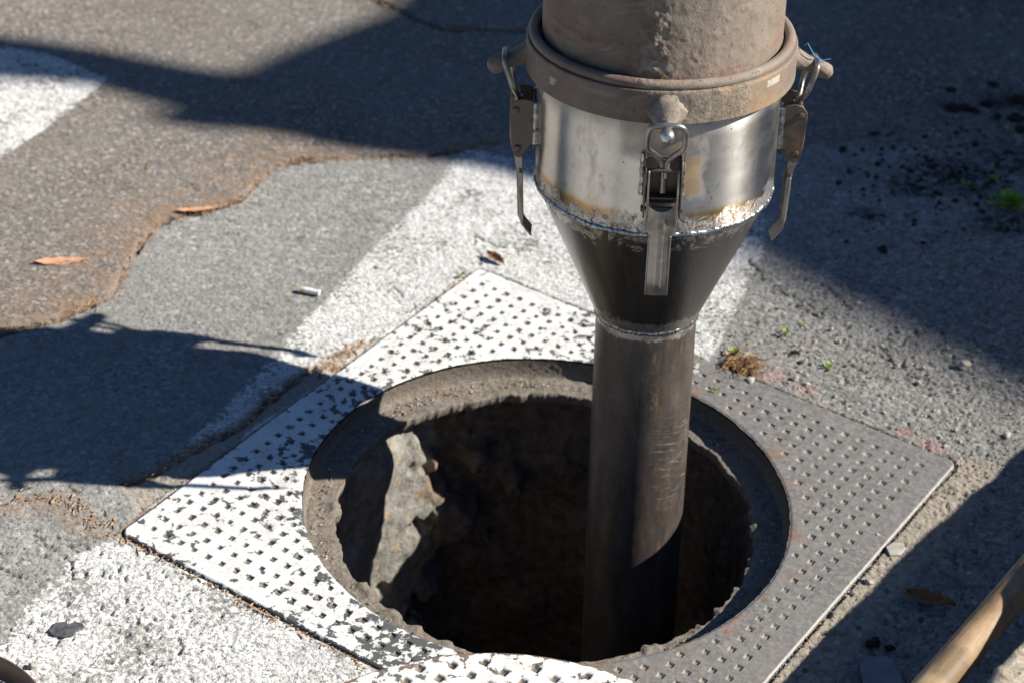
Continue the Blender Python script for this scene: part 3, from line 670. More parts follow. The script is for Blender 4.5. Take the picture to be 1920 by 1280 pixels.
    return M.out(c, rough, M.rng(dirty, 0, 1, 0.92, 0.25), M.bump(M.ma('ADD', M.ma('MULTIPLY', fine, 0.5), M.ma('ADD', M.ma('MULTIPLY', M.rng(gz, 0.424, 0.427, 1, 0), 1.5), M.ma('MULTIPLY', M.ma('MULTIPLY', g, scrn), 4.0))), 0.14, 0.0006), 0.5)
def dent(T_, z_, r): return 0.00012 * cyl_noise(T_, z_, r, 10, 2, 3)
lathe('steel_collar', [(0.1436, 0.4045), (0.1448, 0.411), (0.1452, 0.56)], fn_steel(), 320, disp=dent, subdiv_len=0.006)

# welds
M = Mat('weld_bead'); nn = M.noise(160, 4, 0.7)
weld_mat = M.out(M.ramp(nn, [(0.35, (0.10, 0.105, 0.11)), (0.5, (0.34, 0.35, 0.35)), (0.7, (0.62, 0.62, 0.60))]), M.rng(nn, 0.3, 0.7, 0.42, 0.2), 0.9, M.bump(nn, 0.6, 0.001))
def weld(name, rad, z_, w_, seed):
    nt = 900; nc = 12; th = np.linspace(0, 2 * np.pi, nt, endpoint=False)
    k = th * rad / 0.0048; rip = 0.0006 * np.abs(np.sin(k * np.pi * 0.5 + 2 * fbm(th * 20, th * 0, 1, 3, seed)))
    wob = 0.0018 * fbm(th * 9, th * 0, 1, 3, seed + 1)
    cs = []
    for j in range(nc + 1):
        a = 2 * np.pi * j / nc; q = w_ * (1 + 0.35 * fbm(th * 30, th * 0 + 5, 1, 2, seed)) 
        cs.append(np.stack([(rad + (q * .62 + rip) * math.cos(a)) * np.cos(th), (rad + (q * .62 + rip) * math.cos(a)) * np.sin(th), z_ + wob + q * math.sin(a)], 1))
    me = make_mesh(name, np.concatenate(cs), grid_faces(nt, nc + 1, True)); return obj(name, me, weld_mat, noz)
weld('weld_seam', 0.1438, 0.4050, 0.0034, 2)
weld('weld_seam', 0.0645, 0.2230, 0.0036, 5)

# clamp ring, round bead and muddy tube
def mud_mat(name, tint, zr, ring=False):
    M = Mat(name); A_, Z_ = M.polar()
    n1 = M.noise(13, 5, 0.62); n2 = M.noise(90, 6, 0.72); n3 = M.noise(380, 4, 0.7); n4 = M.noise(30, 4, 0.6)
    smooth_ = M.ramp(n1, [(0.28, (0.085, 0.058, 0.042)), (0.5, (0.155, 0.116, 0.088)), (0.64, (0.20, 0.155, 0.12)), (0.78, (0.27, 0.225, 0.18))])
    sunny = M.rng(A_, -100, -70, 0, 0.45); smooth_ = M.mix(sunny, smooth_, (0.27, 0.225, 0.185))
    crust = M.ramp(n2, [(0.3, (0.12, 0.095, 0.072)), (0.5, (0.24, 0.20, 0.155)), (0.7, (0.36, 0.315, 0.255))])
    wob = M.ma('ADD', A_, M.ma('MULTIPLY', M.ma('SUBTRACT', n4, 0.5), 50))
    if ring: cm = M.ma('MULTIPLY', M.near(wob, -74, 10, 12), 1.0)
    else: cm = M.ma('MULTIPLY', M.rng(wob, -103, -95), M.rng(M.ma('ADD', wob, M.ma('MULTIPLY', n2, 60)), -70, 0, 1, 0.12))
    c = M.mix(cm, smooth_, crust)
    # wiped streaks, rust freckles, reddish scrapes
    sm_ = M.noise(1, 5, 0.7, vec=M.scl(M.P, (9, 9, 26), (.4, .1, 0)), dist=1.4); c = M.mix(M.rng(sm_, 0.53, 0.66, 0, 0.45), c, (0.29, 0.245, 0.195))
    c = M.mix(M.rng(M.noise(1, 4, 0.7, vec=M.scl(M.P, (22, 22, 9))), 0.60, 0.70, 0, 0.7), c, (0.15, 0.065, 0.038))
    hv = M.noise(1, 4, 0.7, vec=M.scl(M.P, (7, 7, 150)), dist=0.3)
    c = M.mix(M.ma('MULTIPLY', M.rng(hv, 0.54, 0.62, 0, 0.6), M.near(Z_, 0.625, 0.018, 0.02)), c, (0.28, 0.13, 0.09))
    spk = M.rng(M.noise(150, 6, 0.8), 0.60, 0.68, 0, 0.8); c = M.mix(spk, c, (0.04, 0.030, 0.023))
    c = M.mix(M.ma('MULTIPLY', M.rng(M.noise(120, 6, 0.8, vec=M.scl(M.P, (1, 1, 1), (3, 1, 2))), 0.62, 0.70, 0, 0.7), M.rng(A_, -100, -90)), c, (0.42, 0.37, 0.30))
    if ring:
        c = M.mix(M.ma('MULTIPLY', M.near(A_, -48, 12, 12), M.rng(n4, 0.42, 0.6, 0.1, 0.7)), c, (0.33, 0.215, 0.115))
        for (a0, z0, ha, hz) in ((-38, 0.584, 3.6, 0.0035), (-143, 0.574, 1.0, 0.0045)):
            k = M.ma('MULTIPLY', M.near(M.ma('ADD', A_, M.ma('MULTIPLY', M.noise(70, 5, 0.8), 9)), a0 + 4.5, ha, 1.2), M.near(M.ma('ADD', Z_, M.ma('MULTIPLY', n2, 0.008)), z0 + 0.004, hz, 0.001))
            c = M.mix(M.ma('MULTIPLY', k, M.rng(n3, 0.36, 0.50, 0.1, 0.85)), c, (0.52, 0.47, 0.39))
    else:
        vd = M.vor(60); sp = M.ma('MULTIPLY', M.rng(vd[0], 0.08, 0.13, 1, 0), M.rng(M.sep(vd[1], 0), 0.92, 0.94))
        c = M.mix(M.ma('MULTIPLY', sp, M.near(A_, -80, 20, 5)), c, (0.50, 0.27, 0.06))
    h = M.ma('ADD', M.ma('MULTIPLY', n3, M.ma('ADD', 0.12, M.ma('MULTIPLY', cm, 0.6))), M.ma('MULTIPLY', n2, M.ma('ADD', 0.35, M.ma('MULTIPLY', cm, 1.5))))
    h = M.ma('ADD', h, M.ma('MULTIPLY', spk, -0.25))
    return M.out(c, M.rng(cm, 0, 1, 0.62, 0.9), 0, M.bump(h, 0.9, 0.0016), 0.35)
def ringdisp(T_, z_, r):
    A = np.degrees(np.arctan2(np.sin(T_), np.cos(T_))); k = sstep(22, 8, np.abs(A + 74 + 12 * cyl_noise(T_, z_, r, 20, 3, 7)))
    return 0.0002 * cyl_noise(T_, z_, r, 40, 4, 4) + k * (0.0004 + 0.0016 * np.clip(cyl_noise(T_, z_, r, 60, 4, 6) + 0.1, 0, 1))
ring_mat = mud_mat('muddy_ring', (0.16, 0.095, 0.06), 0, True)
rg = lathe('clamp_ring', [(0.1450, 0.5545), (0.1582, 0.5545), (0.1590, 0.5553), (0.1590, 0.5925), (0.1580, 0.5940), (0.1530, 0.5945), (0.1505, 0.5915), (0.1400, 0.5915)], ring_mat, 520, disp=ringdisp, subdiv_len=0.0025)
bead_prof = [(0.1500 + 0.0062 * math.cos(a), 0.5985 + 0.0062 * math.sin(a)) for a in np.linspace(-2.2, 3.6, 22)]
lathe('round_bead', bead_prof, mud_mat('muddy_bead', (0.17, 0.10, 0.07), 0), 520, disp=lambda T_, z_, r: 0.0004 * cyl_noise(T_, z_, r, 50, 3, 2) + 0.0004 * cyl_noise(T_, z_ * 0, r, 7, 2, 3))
def tubedisp(T_, z_, r):
    A = np.degrees(np.arctan2(np.sin(T_), np.cos(T_)))
    n = cyl_noise(T_, z_, r, 30, 5, 3); cr = sstep(-104, -92, A + 16 * cyl_noise(T_, z_, r, 12, 3, 7)) * sstep(60, 20, A)
    n2 = cyl_noise(T_, z_, r, 90, 4, 6)
    edge_ = np.exp(-((A + 97) / 7) ** 2) * np.clip(n2 + 0.2, 0, 1)
    return 0.0002 * n + cr * (0.0004 + 0.0012 * np.clip(n, 0, 1) + 0.0005 * n2) + 0.0040 * edge_ + 0.0022 * np.clip(cyl_noise(T_, z_, r, 75, 3, 9) - 0.35, 0, 1) * sstep(-110, -95, A)
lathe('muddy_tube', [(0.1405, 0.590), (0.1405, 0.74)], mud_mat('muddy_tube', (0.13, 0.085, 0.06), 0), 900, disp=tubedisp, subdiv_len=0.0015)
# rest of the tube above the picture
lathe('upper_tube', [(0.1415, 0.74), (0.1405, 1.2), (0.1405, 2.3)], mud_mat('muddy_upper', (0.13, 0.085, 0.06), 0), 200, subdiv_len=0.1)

# latches -------------------------------------------------
def steel(name, base, rough, rust, metal=0.8):
    M = Mat(name); n1 = M.noise(60, 4, 0.65); n2 = M.noise(420, 3, 0.6); n3 = M.noise(26, 3, 0.6)
    c = M.ramp(n1, [(0.3, tuple(b * 0.6 for b in base)), (0.7, base)])
    c = M.mix(M.rng(n3, 0.56 - rust, 0.70 - rust, 0, 0.8), c, (0.20, 0.115, 0.06))
    return M.out(c, M.rng(n1, 0.3, 0.7, rough, rough + 0.15), M.rng(n3, 0.55 - rust, 0.72 - rust, metal, 0.25), M.bump(M.ma('ADD', n2, n1), 0.3, 0.0004))
lever_mat = steel('latch_steel', (0.44, 0.405, 0.365), 0.34, 0.0, 0.8)
bail_mat = steel('bail_wire', (0.38, 0.36, 0.34), 0.30, 0.0, 0.85)
brk_mat = steel('bracket_steel', (0.16, 0.14, 0.12), 0.38, 0.02, 0.75)
pin_mat = steel('pin_steel', (0.66, 0.64, 0.62), 0.25, -0.06, 0.9)
boss_mat = mud_mat('muddy_boss', (0.13, 0.10, 0.08), 0)

def latch(phi, kind):
    p = R(phi); cp, sp = math.cos(p), math.sin(p)
    def xf(v):   # (t, r, s) -> nozzle local
        t_, r_, s_ = v[:, 0], v[:, 1], v[:, 2]
        return np.stack([r_ * cp - t_ * sp, r_ * sp + t_ * cp, s_], 1)
    # pin on the clamp ring: thick dirty boss, thin neck, knobbed end
    b = MB(); k = 26; n = 7
    rng = random.Random(int(phi) + 500)
    prof = [(0.150, 0.0235), (0.1575, 0.0225), (0.1625, 0.0190), (0.1665, 0.0150), (0.170, 0.0115), (0.173, 0.0088), (0.176, 0.0072)]
    if kind == 'stub': prof = [(0.150, 0.017), (0.160, 0.0125), (0.168, 0.0105), (0.176, 0.0095), (0.186, 0.0093), (0.194, 0.0100), (0.2005, 0.0088), (0.2035, 0.004)]
    tilt = 0.0
    pts = [(0, r_, 0.5700 - (r_ - 0.15) * (0.42 if kind != 'stub' else 0.40)) for r_, _ in prof]
    pr_ = np.linspace(prof[0][0], prof[-1][0], 30); b.tube([(0, r_, 0.5700 - (r_ - 0.15) * 0.41) for r_ in pr_], [float(np.interp(r_, [a_ for a_, _ in prof], [c_ for _, c_ in prof])) for r_ in pr_], 40)
    def lump_xf(v, c_=np.array([0, 0, 0.562]), amt=(0.10 if kind != 'stub' else 0.07)):
        q = v.copy(); k_ = 1 + amt * 2.2 * fbm(q[:, 0] * 1.0 + phi, q[:, 2] + q[:, 1], 110, 4, 5); q[:, 0] *= k_; q[:, 2] = c_[2] + (q[:, 2] - c_[2]) * k_; return xf(q)
    ob = b.build('pin', boss_mat, noz, xf=lump_xf)
    if kind != 'stub':
        c = MB(); q = [(0.174, 0.0060), (0.182, 0.0058), (0.188, 0.0062), (0.1905, 0.0078), (0.194, 0.0082), (0.1975, 0.0078), (0.2000, 0.0058), (0.2012, 0.0028), (0.2015, 0.0003)]
        c.tube([(0, r_, 0.5700 - (r_ - 0.15) * 0.30) for r_, _ in q], [u for _, u in q], 24)
        o2 = c.build('pin_head', pin_mat, ob, xf=xf)
    # wire bail, an eye with a pinched foot
    prs = [(-0.0035, 0.5135), (-0.0090, 0.5200), (-0.0185, 0.5290), (-0.0213, 0.5340), (-0.0216, 0.5420), (-0.0212, 0.5540), (-0.0190, 0.5610), (-0.0145, 0.5645), (-0.0070, 0.5655),
           (0.0070, 0.5655), (0.0145, 0.5645), (0.0190, 0.5610), (0.0212, 0.5540), (0.0216, 0.5420), (0.0213, 0.5340), (0.0185, 0.5290), (0.0090, 0.5200), (0.0035, 0.5135)]
    def rr_of(s_): return 0.1675 + (s_ - 0.5135) / 0.052 * 0.0165
    path = [(t_, rr_of(s_), s_) for t_, s_ in prs]
    path = [(-0.0020, 0.1665, 0.5050), (-0.0030, 0.167, 0.510)] + path + [(0.0030, 0.167, 0.510), (0.0026, 0.1665, 0.4980), (0.0024, 0.1665, 0.4900)]
    # smooth the path once
    Q = []
    for i in range(len(path) - 1):
        a_, b_ = np.array(path[i]), np.array(path[i + 1]); Q += [a_ * .75 + b_ * .25, a_ * .25 + b_ * .75]
    b = MB(); b.tube(Q, 0.0034, 12); b.tube([(-0.0005, 0.1650, 0.5120), (0.0, 0.1630, 0.4950), (0.0, 0.1630, 0.4720)], 0.0042, 12)
    ba = b.build('bail', bail_mat, noz, xf=xf)
    # bracket: base strip and two ears
    b = MB()
    for sgn in (-1, 1):
        ear = [(0.1460, 0.5080), (0.1500, 0.5150), (0.1620, 0.5165), (0.1705, 0.5140), (0.1760, 0.5060), (0.1768, 0.4960), (0.1750, 0.4700), (0.1730, 0.4480), (0.1690, 0.4405), (0.1630, 0.4390), (0.1560, 0.4500), (0.1460, 0.4620)]
        b.prism(ear, lambda q, s_, sg=sgn: (sg * (0.0215 if s_ == (1 if sg > 0 else 0) else 0.0195), q[0], q[1]))
    b.box((0, 0.1478, 0.480), (0.0195, 0.0016, 0.030))
    b.box((0, 0.1560, 0.4630), (0.0195, 0.0070, 0.0014))
    br = b.build('bracket', brk_mat, noz, xf=xf, bevel=0.0008)
    for s_, r_ in ((0.5020, 0.1690), (0.4520, 0.1665)):
        b = MB(); b.tube([(-0.0242, r_, s_), (-0.0236, r_, s_), (-0.0214, r_, s_), (-0.0213, r_, s_), (0.0213, r_, s_), (0.0214, r_, s_), (0.0236, r_, s_), (0.0242, r_, s_)], [0.0028, 0.0042, 0.0042, 0.0026, 0.0026, 0.0042, 0.0042, 0.0028], 14)
        b.build('rivet', brk_mat, br, xf=xf)
    # welds holding the bracket on
    for sgn in (-1, 1):
        b = MB(); kk = [(sgn * 0.0225, 0.1458, 0.512 - i * 0.0052) for i in range(11)]
        b.tube(kk, [0.0028 + 0.0016 * rng.random() for _ in kk], 8)
        b.build('weld_bead', weld_mat, br, xf=xf)
    # lever: forked head, plate with ridge, bent tip
    b = MB(); TH = 0.0018
    def rl(s_):
        return np.interp(s_, [0.324, 0.336, 0.345, 0.41, 0.455, 0.505], [0.1500, 0.1545, 0.1590, 0.1655, 0.1720, 0.1745]) if kind != 'stub' else \
               np.interp(s_, [0.3285, 0.338, 0.346, 0.41, 0.455, 0.505], [0.1490, 0.1555, 0.1625, 0.1650, 0.1700, 0.1730])
    # widths along the plate as a grid (left edge, right edge) with a U cut at the head
    ss = list(np.linspace(0.3285, 0.415, 12)) + [0.419, 0.4225] + list(np.linspace(0.430, 0.4525, 6))
    def half(s_): return float(np.interp(s_, [0.3285, 0.36, 0.4175, 0.4225, 0.4525], [0.0136, 0.0130, 0.0128, 0.0168, 0.0176]))
    us = [-1, -0.62, -0.36, -0.20, 0, 0.20, 0.36, 0.62, 1]
    def ridge(u, s_):
        on = float(np.interp(s_, [0.340, 0.346, 0.440, 0.446], [0, 1, 1, 0])); return 0.0024 * on * (1.0 if abs(u) <= 0.21 else (0.15 if abs(u) <= 0.37 else 0))
    nu_ = len(us); vs = []
    for side in (0, 1):
        for s_ in ss:
            for u in us:
                cut = 0.0
                s2 = s_
                if s_ > 0.4500: s2 = s_ + 0.010 * (abs(u) ** 2.0) - 0.002
                vs.append((u * half(s_), rl(s_) + ridge(u, s_) - (0 if side else TH) - 0.0012 * (abs(u) > 0.9), s2))
    nrow = len(ss); fs = []
    for side in (0, 1):
        o_ = side * nrow * nu_
        for i in range(nrow - 1):
            for j in range(nu_ - 1):
                q = (o_ + i * nu_ + j, o_ + i * nu_ + j + 1, o_ + (i + 1) * nu_ + j + 1, o_ + (i + 1) * nu_ + j); fs.append(q[::-1] if side else q)
    H = nrow * nu_
    for i in range(nrow - 1):
        for j in (0, nu_ - 1): q = (i * nu_ + j, (i + 1) * nu_ + j, H + (i + 1) * nu_ + j, H + i * nu_ + j); fs.append(q if j == 0 else q[::-1])
    for j in range(nu_ - 1):
        for i in (0, nrow - 1): q = (i * nu_ + j, i * nu_ + j + 1, H + i * nu_ + j + 1, H + i * nu_ + j); fs.append(q[::-1] if i == 0 else q)
    b.add(vs, fs)
    for sgn in (-1, 1):   # side cheeks of the fork and flanges of the handle
        ch = [(0.1745, 0.4550), (0.1762, 0.4700), (0.1762, 0.4960), (0.1740, 0.5020), (0.1700, 0.5040), (0.1655, 0.5020), (0.1640, 0.4960), (0.1640, 0.4600), (0.1600, 0.4320), (0.1600, 0.4230), (0.1655, 0.4230)]
        b.prism(ch, lambda q, s_, sg=sgn: (sg * (0.0180 if s_ == (1 if sg > 0 else 0) else 0.0158), q[0], q[1]))
        fl = [(rl(0.3285), 0.3285)] + [(rl(q) - 0.0005, q) for q in (0.345, 0.38, 0.415)] + [(rl(0.415) - 0.0062, 0.415), (rl(0.38) - 0.0050, 0.38), (rl(0.345) - 0.0040, 0.345), (rl(0.3285) - 0.0012, 0.3285)]
        b.prism(fl, lambda q, s_, sg=sgn: (sg * (0.0134 if s_ == (1 if sg > 0 else 0) else 0.0118), q[0], q[1]))
    lv = b.build('lever', lever_mat, noz, xf=xf, bevel=0.0006)
latch(-89.3, 'front'); latch(1.5, 'stub'); latch(91, 'stub'); latch(180.5, 'stub')
# blue thread caught on the sunny pin
M = Mat('blue_thread'); th_mat = M.out((0.05, 0.28, 0.50), 0.7)
b = MB(); b.tube([(0.168, 0.004, 0.583), (0.171, 0.0, 0.588), (0.174, -0.004, 0.584), (0.180, -0.003, 0.574), (0.190, 0.002, 0.566), (0.200, 0.002, 0.568)], 0.0006, 6)
b.build('thread', th_mat, noz)

# ================================================================== wooden handle, rubble
M = Mat('dirty_wood')
n1 = M.noise(1, 5, 0.65, vec=M.scl(M.P, (60, 60, 7))); n2 = M.noise(11, 4, 0.6); n3 = M.noise(1, 4, 0.7, vec=M.scl(M.P, (260, 260, 24)))
c = M.ramp(n1, [(0.3, (0.20, 0.125, 0.062)), (0.55, (0.34, 0.23, 0.125)), (0.75, (0.44, 0.32, 0.19))])
c = M.mix(M.rng(n2, 0.42, 0.60, 0, 0.75), c, (0.12, 0.078, 0.045)); c = M.mix(M.rng(M.noise(120, 5, 0.8), 0.58, 0.68, 0, 0.7), c, (0.07, 0.05, 0.035)); c = M.mix(M.rng(M.noise(1, 4, 0.7, vec=M.scl(M.P, (40, 40, 3), (5, 2, 1))), 0.56, 0.66, 0, 0.5), c, (0.42, 0.34, 0.24)); c = M.mix(M.rng(n3, 0.6, 0.7, 0, 0.4), c, (0.12, 0.08, 0.05))
wood = M.out(c, 0.55, 0, M.bump(M.ma('ADD', n3, M.ma('MULTIPLY', M.noise(200, 3), .6)), 0.4, 0.0007), 0.35)
a0 = G(1756, 1280, 0.138); a1 = G(1922, 1090, 0.142); dv_ = (a1 - a0); dv_ /= np.linalg.norm(dv_)
L0 = a0 - dv_ * 0.75; L1 = a1 + dv_ * 0.10
hl = np.linalg.norm(L1 - L0); ks = np.linspace(0, 1, 60)
b = MB(); b.tube([(0.0012 * math.sin(k * 9), 0.001 * math.cos(k * 7), k * hl) for k in ks], [0.0198 + 0.0006 * math.sin(k * 21) - (0.006 if k > .995 else 0) for k in ks], 32)
hd = b.build('wooden_handle', wood); hd.location = L0; hd.rotation_euler = Vector(dv_).to_track_quat('Z', 'Y').to_euler()
tag(hd, 'long round wooden tool handle, dirty brown, leaning over the rubble at the right', 'tool handle')

M = Mat('broken_concrete')
n1 = M.noise(18, 5, 0.65); n2 = M.noise(120, 5, 0.75); dv2, cv2 = M.vor(110)
c = M.ramp(n2, [(0.3, (0.20, 0.165, 0.12)), (0.5, (0.42, 0.37, 0.28)), (0.7, (0.56, 0.52, 0.43))])
c = M.mix(M.rng(n1, 0.5, 0.65, 0, 0.6), c, (0.40, 0.29, 0.17)); c = M.mix(M.ma('MULTIPLY', M.rng(M.sep(cv2, 0), 0.85, 0.9), M.rng(dv2, 0.2, 0.35, 1, 0)), c, (0.10, 0.09, 0.08))
conc = M.out(c, 0.95, 0, M.bump(M.ma('ADD', n2, M.ma('MULTIPLY', M.vor(60)[0], 0.7)), 1.0, 0.004), 0.2)
def chunk(name, poly, z0, z1, mat, inset=0.02, seed=0, nd=0.006):
    """a lump with an irregular outline: outline poly (world xy), from z0 to z1"""
    import bmesh
    bm = bmesh.new(); n = len(poly); cx = sum(p[0] for p in poly) / n; cy = sum(p[1] for p in poly) / n
    def ring(k, zz): return [bm.verts.new((cx + (p[0] - cx) * k, cy + (p[1] - cy) * k, zz)) for p in poly]
    H = z1 - z0; L = [ring(1.03, z0), ring(1.03, z0 + 0.4 * H), ring(1.0, z1 - 0.12 * H), ring(0.95, z1)]
    for a_, b_ in zip(L[:-1], L[1:]):
        for i in range(n): bm.faces.new((a_[i], a_[(i + 1) % n], b_[(i + 1) % n], b_[i]))
    bm.faces.new(L[0][::-1]); bm.faces.new(L[-1])
    bmesh.ops.triangulate(bm, faces=bm.faces[:])
    for _ in range(5):
        es = [e for e in bm.edges if e.calc_length() > 0.012]
        if not es: break
        bmesh.ops.subdivide_edges(bm, edges=es, cuts=1); bmesh.ops.triangulate(bm, faces=bm.faces[:])
        if len(bm.verts) > 30000: break
    bm.normal_update()
    v = np.array([q.co[:] for q in bm.verts]); nrm = np.array([q.normal[:] for q in bm.verts])
    d_ = nd * fbm(v[:, 0] + v[:, 2] * 0.7, v[:, 1] - v[:, 2] * 0.6, 30, 4, seed) + nd * 1.6 * fbm(v[:, 0] - v[:, 2], v[:, 1] + v[:, 2] * .5, 8, 2, seed + 3)
    v = v + nrm * d_[:, None]
    for q, p_ in zip(bm.verts, v): q.co = p_
    me = D.meshes.new(name); bm.to_mesh(me); bm.free()
    me.polygons.foreach_set('use_smooth', np.full(len(me.polygons), True))
    # origin at base
    o_ = obj(name, me, mat); me.transform(Matrix.Translation((-cx, -cy, -z0))); o_.location = (cx, cy, z0); return o_
zt = 0.27
rp = [G(1852, 1300, zt), G(1868, 1256, zt), G(1888, 1236, zt), G(1915, 1188, zt), G(1960, 1160, zt), G(2080, 1190, zt), G(2120, 1330, zt), G(1990, 1450, zt), G(1850, 1420, zt)]
o = chunk('concrete_lump', [(q[0], q[1]) for q in rp], -0.005, zt, conc, seed=3)
tag(o, 'pale broken concrete lump in the sun below the wooden handle', 'concrete lump')
# unseen block added right of the picture, outline cut to throw the jagged shade over the strip beside the frame
hb = 0.30
S_ = [(2010, 740), (1960, 790), (1920, 834), (1885, 862), (1859, 897), (1815, 925), (1774, 967), (1735, 995), (1700, 1030), (1662, 1065), (1625, 1110), (1590, 1140), (1567, 1168), (1545, 1182), (1530, 1210), (1500, 1235), (1467, 1280), (1475, 1315), (1450, 1385), (1410, 1440), (1380, 1500)]
k = SUN[:2] / SUN[2] * hb
front = [(G(a_, b_)[0] + k[0], G(a_, b_)[1] + k[1]) for a_, b_ in S_]
back = [(front[-1][0] + 0.30, front[-1][1] - 0.02), (front[0][0] + 0.22, front[0][1] - 0.02)]
b = MB(); ol = front + back
b.prism(ol, lambda q, s_: (q[0] + (0.0 if s_ else 0.012), q[1], hb if s_ else -0.005))
o = b.build('slab_blocker', conc, smooth=False, bevel=0.004)
tag(o, 'unseen thick concrete slab added right of the tool handle, outline cut to cast the jagged shade', 'concrete slab')

# ================================================================== vacuum truck stand-in (added outside the picture; side slab cut to shade the far road)
XT = 4.3
def onto(px, py=None):
    g = G(px, py) if py is not None else np.array([px[0], px[1], 0])
    t_ = (XT - g[0]) / SUN[0]; return (g[1] + t_ * SUN[1], t_ * SUN[2])
up = [(0, 84), (100, 103), (200, 122), (350, 143), (425, 146), (475, 120), (530, 95), (625, 60), (700, 34), (740, 0)]
dn_ = [(0, 150), (120, 158), (175, 168), (235, 186), (305, 203), (262, 228), (330, 240), (500, 252), (600, 276), (780, 300), (900, 312), (1000, 340), (1150, 365), (1300, 385), (1480, 410), (1700, 450), (1920, 500), (2100, 540)]
out_ = [onto((-1.9, 1.36)), ] + [onto(*q) for q in up] + [onto((-0.1, 2.2)), (4.4, 2.4), (4.4, 0.55), (onto(2100, 540)[0] - 0.3, 0.55)] + [onto(*q) for q in dn_[::-1]] + [onto((-1.9, 1.02))]
M = Mat('truck_paint'); truck_paint = M.out(M.mix(M.rng(M.noise(3, 4), 0.4, 0.6), (0.22, 0.08, 0.03), (0.28, 0.11, 0.05)), 0.4, 0, None, 0.5)
M = Mat('truck_rubber'); rubber = M.out((0.03, 0.03, 0.03), 0.8)
M = Mat('truck_chassis'); chas = M.out((0.05, 0.05, 0.055), 0.6)
tr = empty('truck_blocker', (4.9, 2.4, 0))
tag(tr, 'unseen stand-in for a vacuum truck added beyond the right edge, side outlined to cast the far shade', 'truck')
b = MB(); b.prism(out_, lambda q, s_: ((XT if s_ else XT + 0.16) - 4.9, q[0] - 2.4, q[1])); b.build('shade_slab', truck_paint, tr, smooth=False)
b = MB(); b.tube([(0.6, -0.6, 1.7), (0.6, 0.2, 1.7), (0.6, 5.0, 1.7)], [0.75, 0.85, 0.85], 40); b.build('tank', truck_paint, tr)
b = MB(); b.box((0.6, 2.0, 0.72), (0.4, 2.6, 0.12)); b.build('chassis', chas, tr, smooth=False)
for xx in (-0.15, 1.35):
    for yy_ in (0.6, 3.8):
        b = MB(); b.tube([(xx - 0.14, yy_, 0.5), (xx - 0.12, yy_, 0.5), (xx + 0.12, yy_, 0.5), (xx + 0.14, yy_, 0.5)], [0.44, 0.5, 0.5, 0.44], 36); wh = b.build('wheel', rubber, tr)
        b = MB(); b.tube([(xx - 0.15, yy_, 0.5), (xx + 0.15, yy_, 0.5)], [0.25, 0.25], 24); b.build('rim', chas, wh)

# unseen gabled wall added outside the picture, edge cut to cast soft shade
XT = 10.0
gab = [onto(*q) for q in [(1000, 250), (1120, 340), (1250, 420), (1340, 455), (1400, 492), (1460, 520), (1520, 560), (1600, 585), (1680, 640), (1740, 655), (1800, 700), (1860, 715), (1920, 755), (2050, 800), (2300, 880)]]
gy0 = gab[-1][0] - 0.5
hp = [(gab[0][0] + 0.3, gab[0][1] + 0.1)] + gab + [(gy0, 0.0), (8.0, 0.0), (8.0, gab[0][1] + 0.1)]
M = Mat('shade_wall_face'); wall_m = M.out(M.ramp(M.noise(6, 4), [(0.3, (0.30, 0.26, 0.20)), (0.7, (0.42, 0.37, 0.30))]), 0.9)
M = Mat('window_glass'); glass_m = M.out((0.03, 0.04, 0.05), 0.1)
ho = empty('shade_wall', (XT + 1, 4.0, 0)); tag(ho, 'unseen gabled wall added beyond the right edge of the picture to cast the soft-edged shade', 'shade_wall')
b = MB(); b.prism(hp, lambda q, s_: ((XT if s_ else XT + 0.4) - XT - 1, q[0] - 4.0, q[1])); b.build('wall', wall_m, ho, smooth=False)
for yy_ in (1.8, 4.0, 6.2):  # windows only dress the added wall
    b = MB(); b.box((-1.02, yy_ - 4.0, 3.0), (0.03, 0.5, 0.7)); b.build('window', glass_m, ho, smooth=False)

# ================================================================== small things on the road
rnd = random.Random(5)
def ground_z(px, py): return 0.0
# cigarette butt
M = Mat('cigarette_paper'); n1 = M.noise(300, 3)
zc = M.sep(M.P, 0)
c = M.mix(M.rng(zc, -0.0095, -0.007, 1, 0), M.ramp(n1, [(0.35, (0.66, 0.63, 0.57)), (0.6, (0.80, 0.78, 0.74))]), (0.62, 0.47, 0.28))
cig = M.out(c, 0.8, 0, M.bump(n1, 0.3, 0.0004))
b = MB(); b.tube([(-0.0145, 0, 0), (-0.014, 0, 0), (-0.004, 0, 0), (0.0, 0.0004, 0.0003), (0.006, -0.0003, 0), (0.013, 0, 0.0002), (0.0135, 0, 0)], [0.0032, 0.0042, 0.0043, 0.0041, 0.0038, 0.0042, 0.0030], 16)
g0, g1 = G(560, 547), G(605, 556)
o = b.build('cigarette_butt', cig); gm = (g0 + g1) / 2; o.location = (gm[0], gm[1], 0.0052); o.rotation_euler = (0, 0, math.atan2(g1[1] - g0[1], g1[0] - g0[0])); o.scale = (1.05, 1, 1)
tag(o, 'white cigarette butt with tan end lying on the grey asphalt left of the hole', 'cigarette butt')

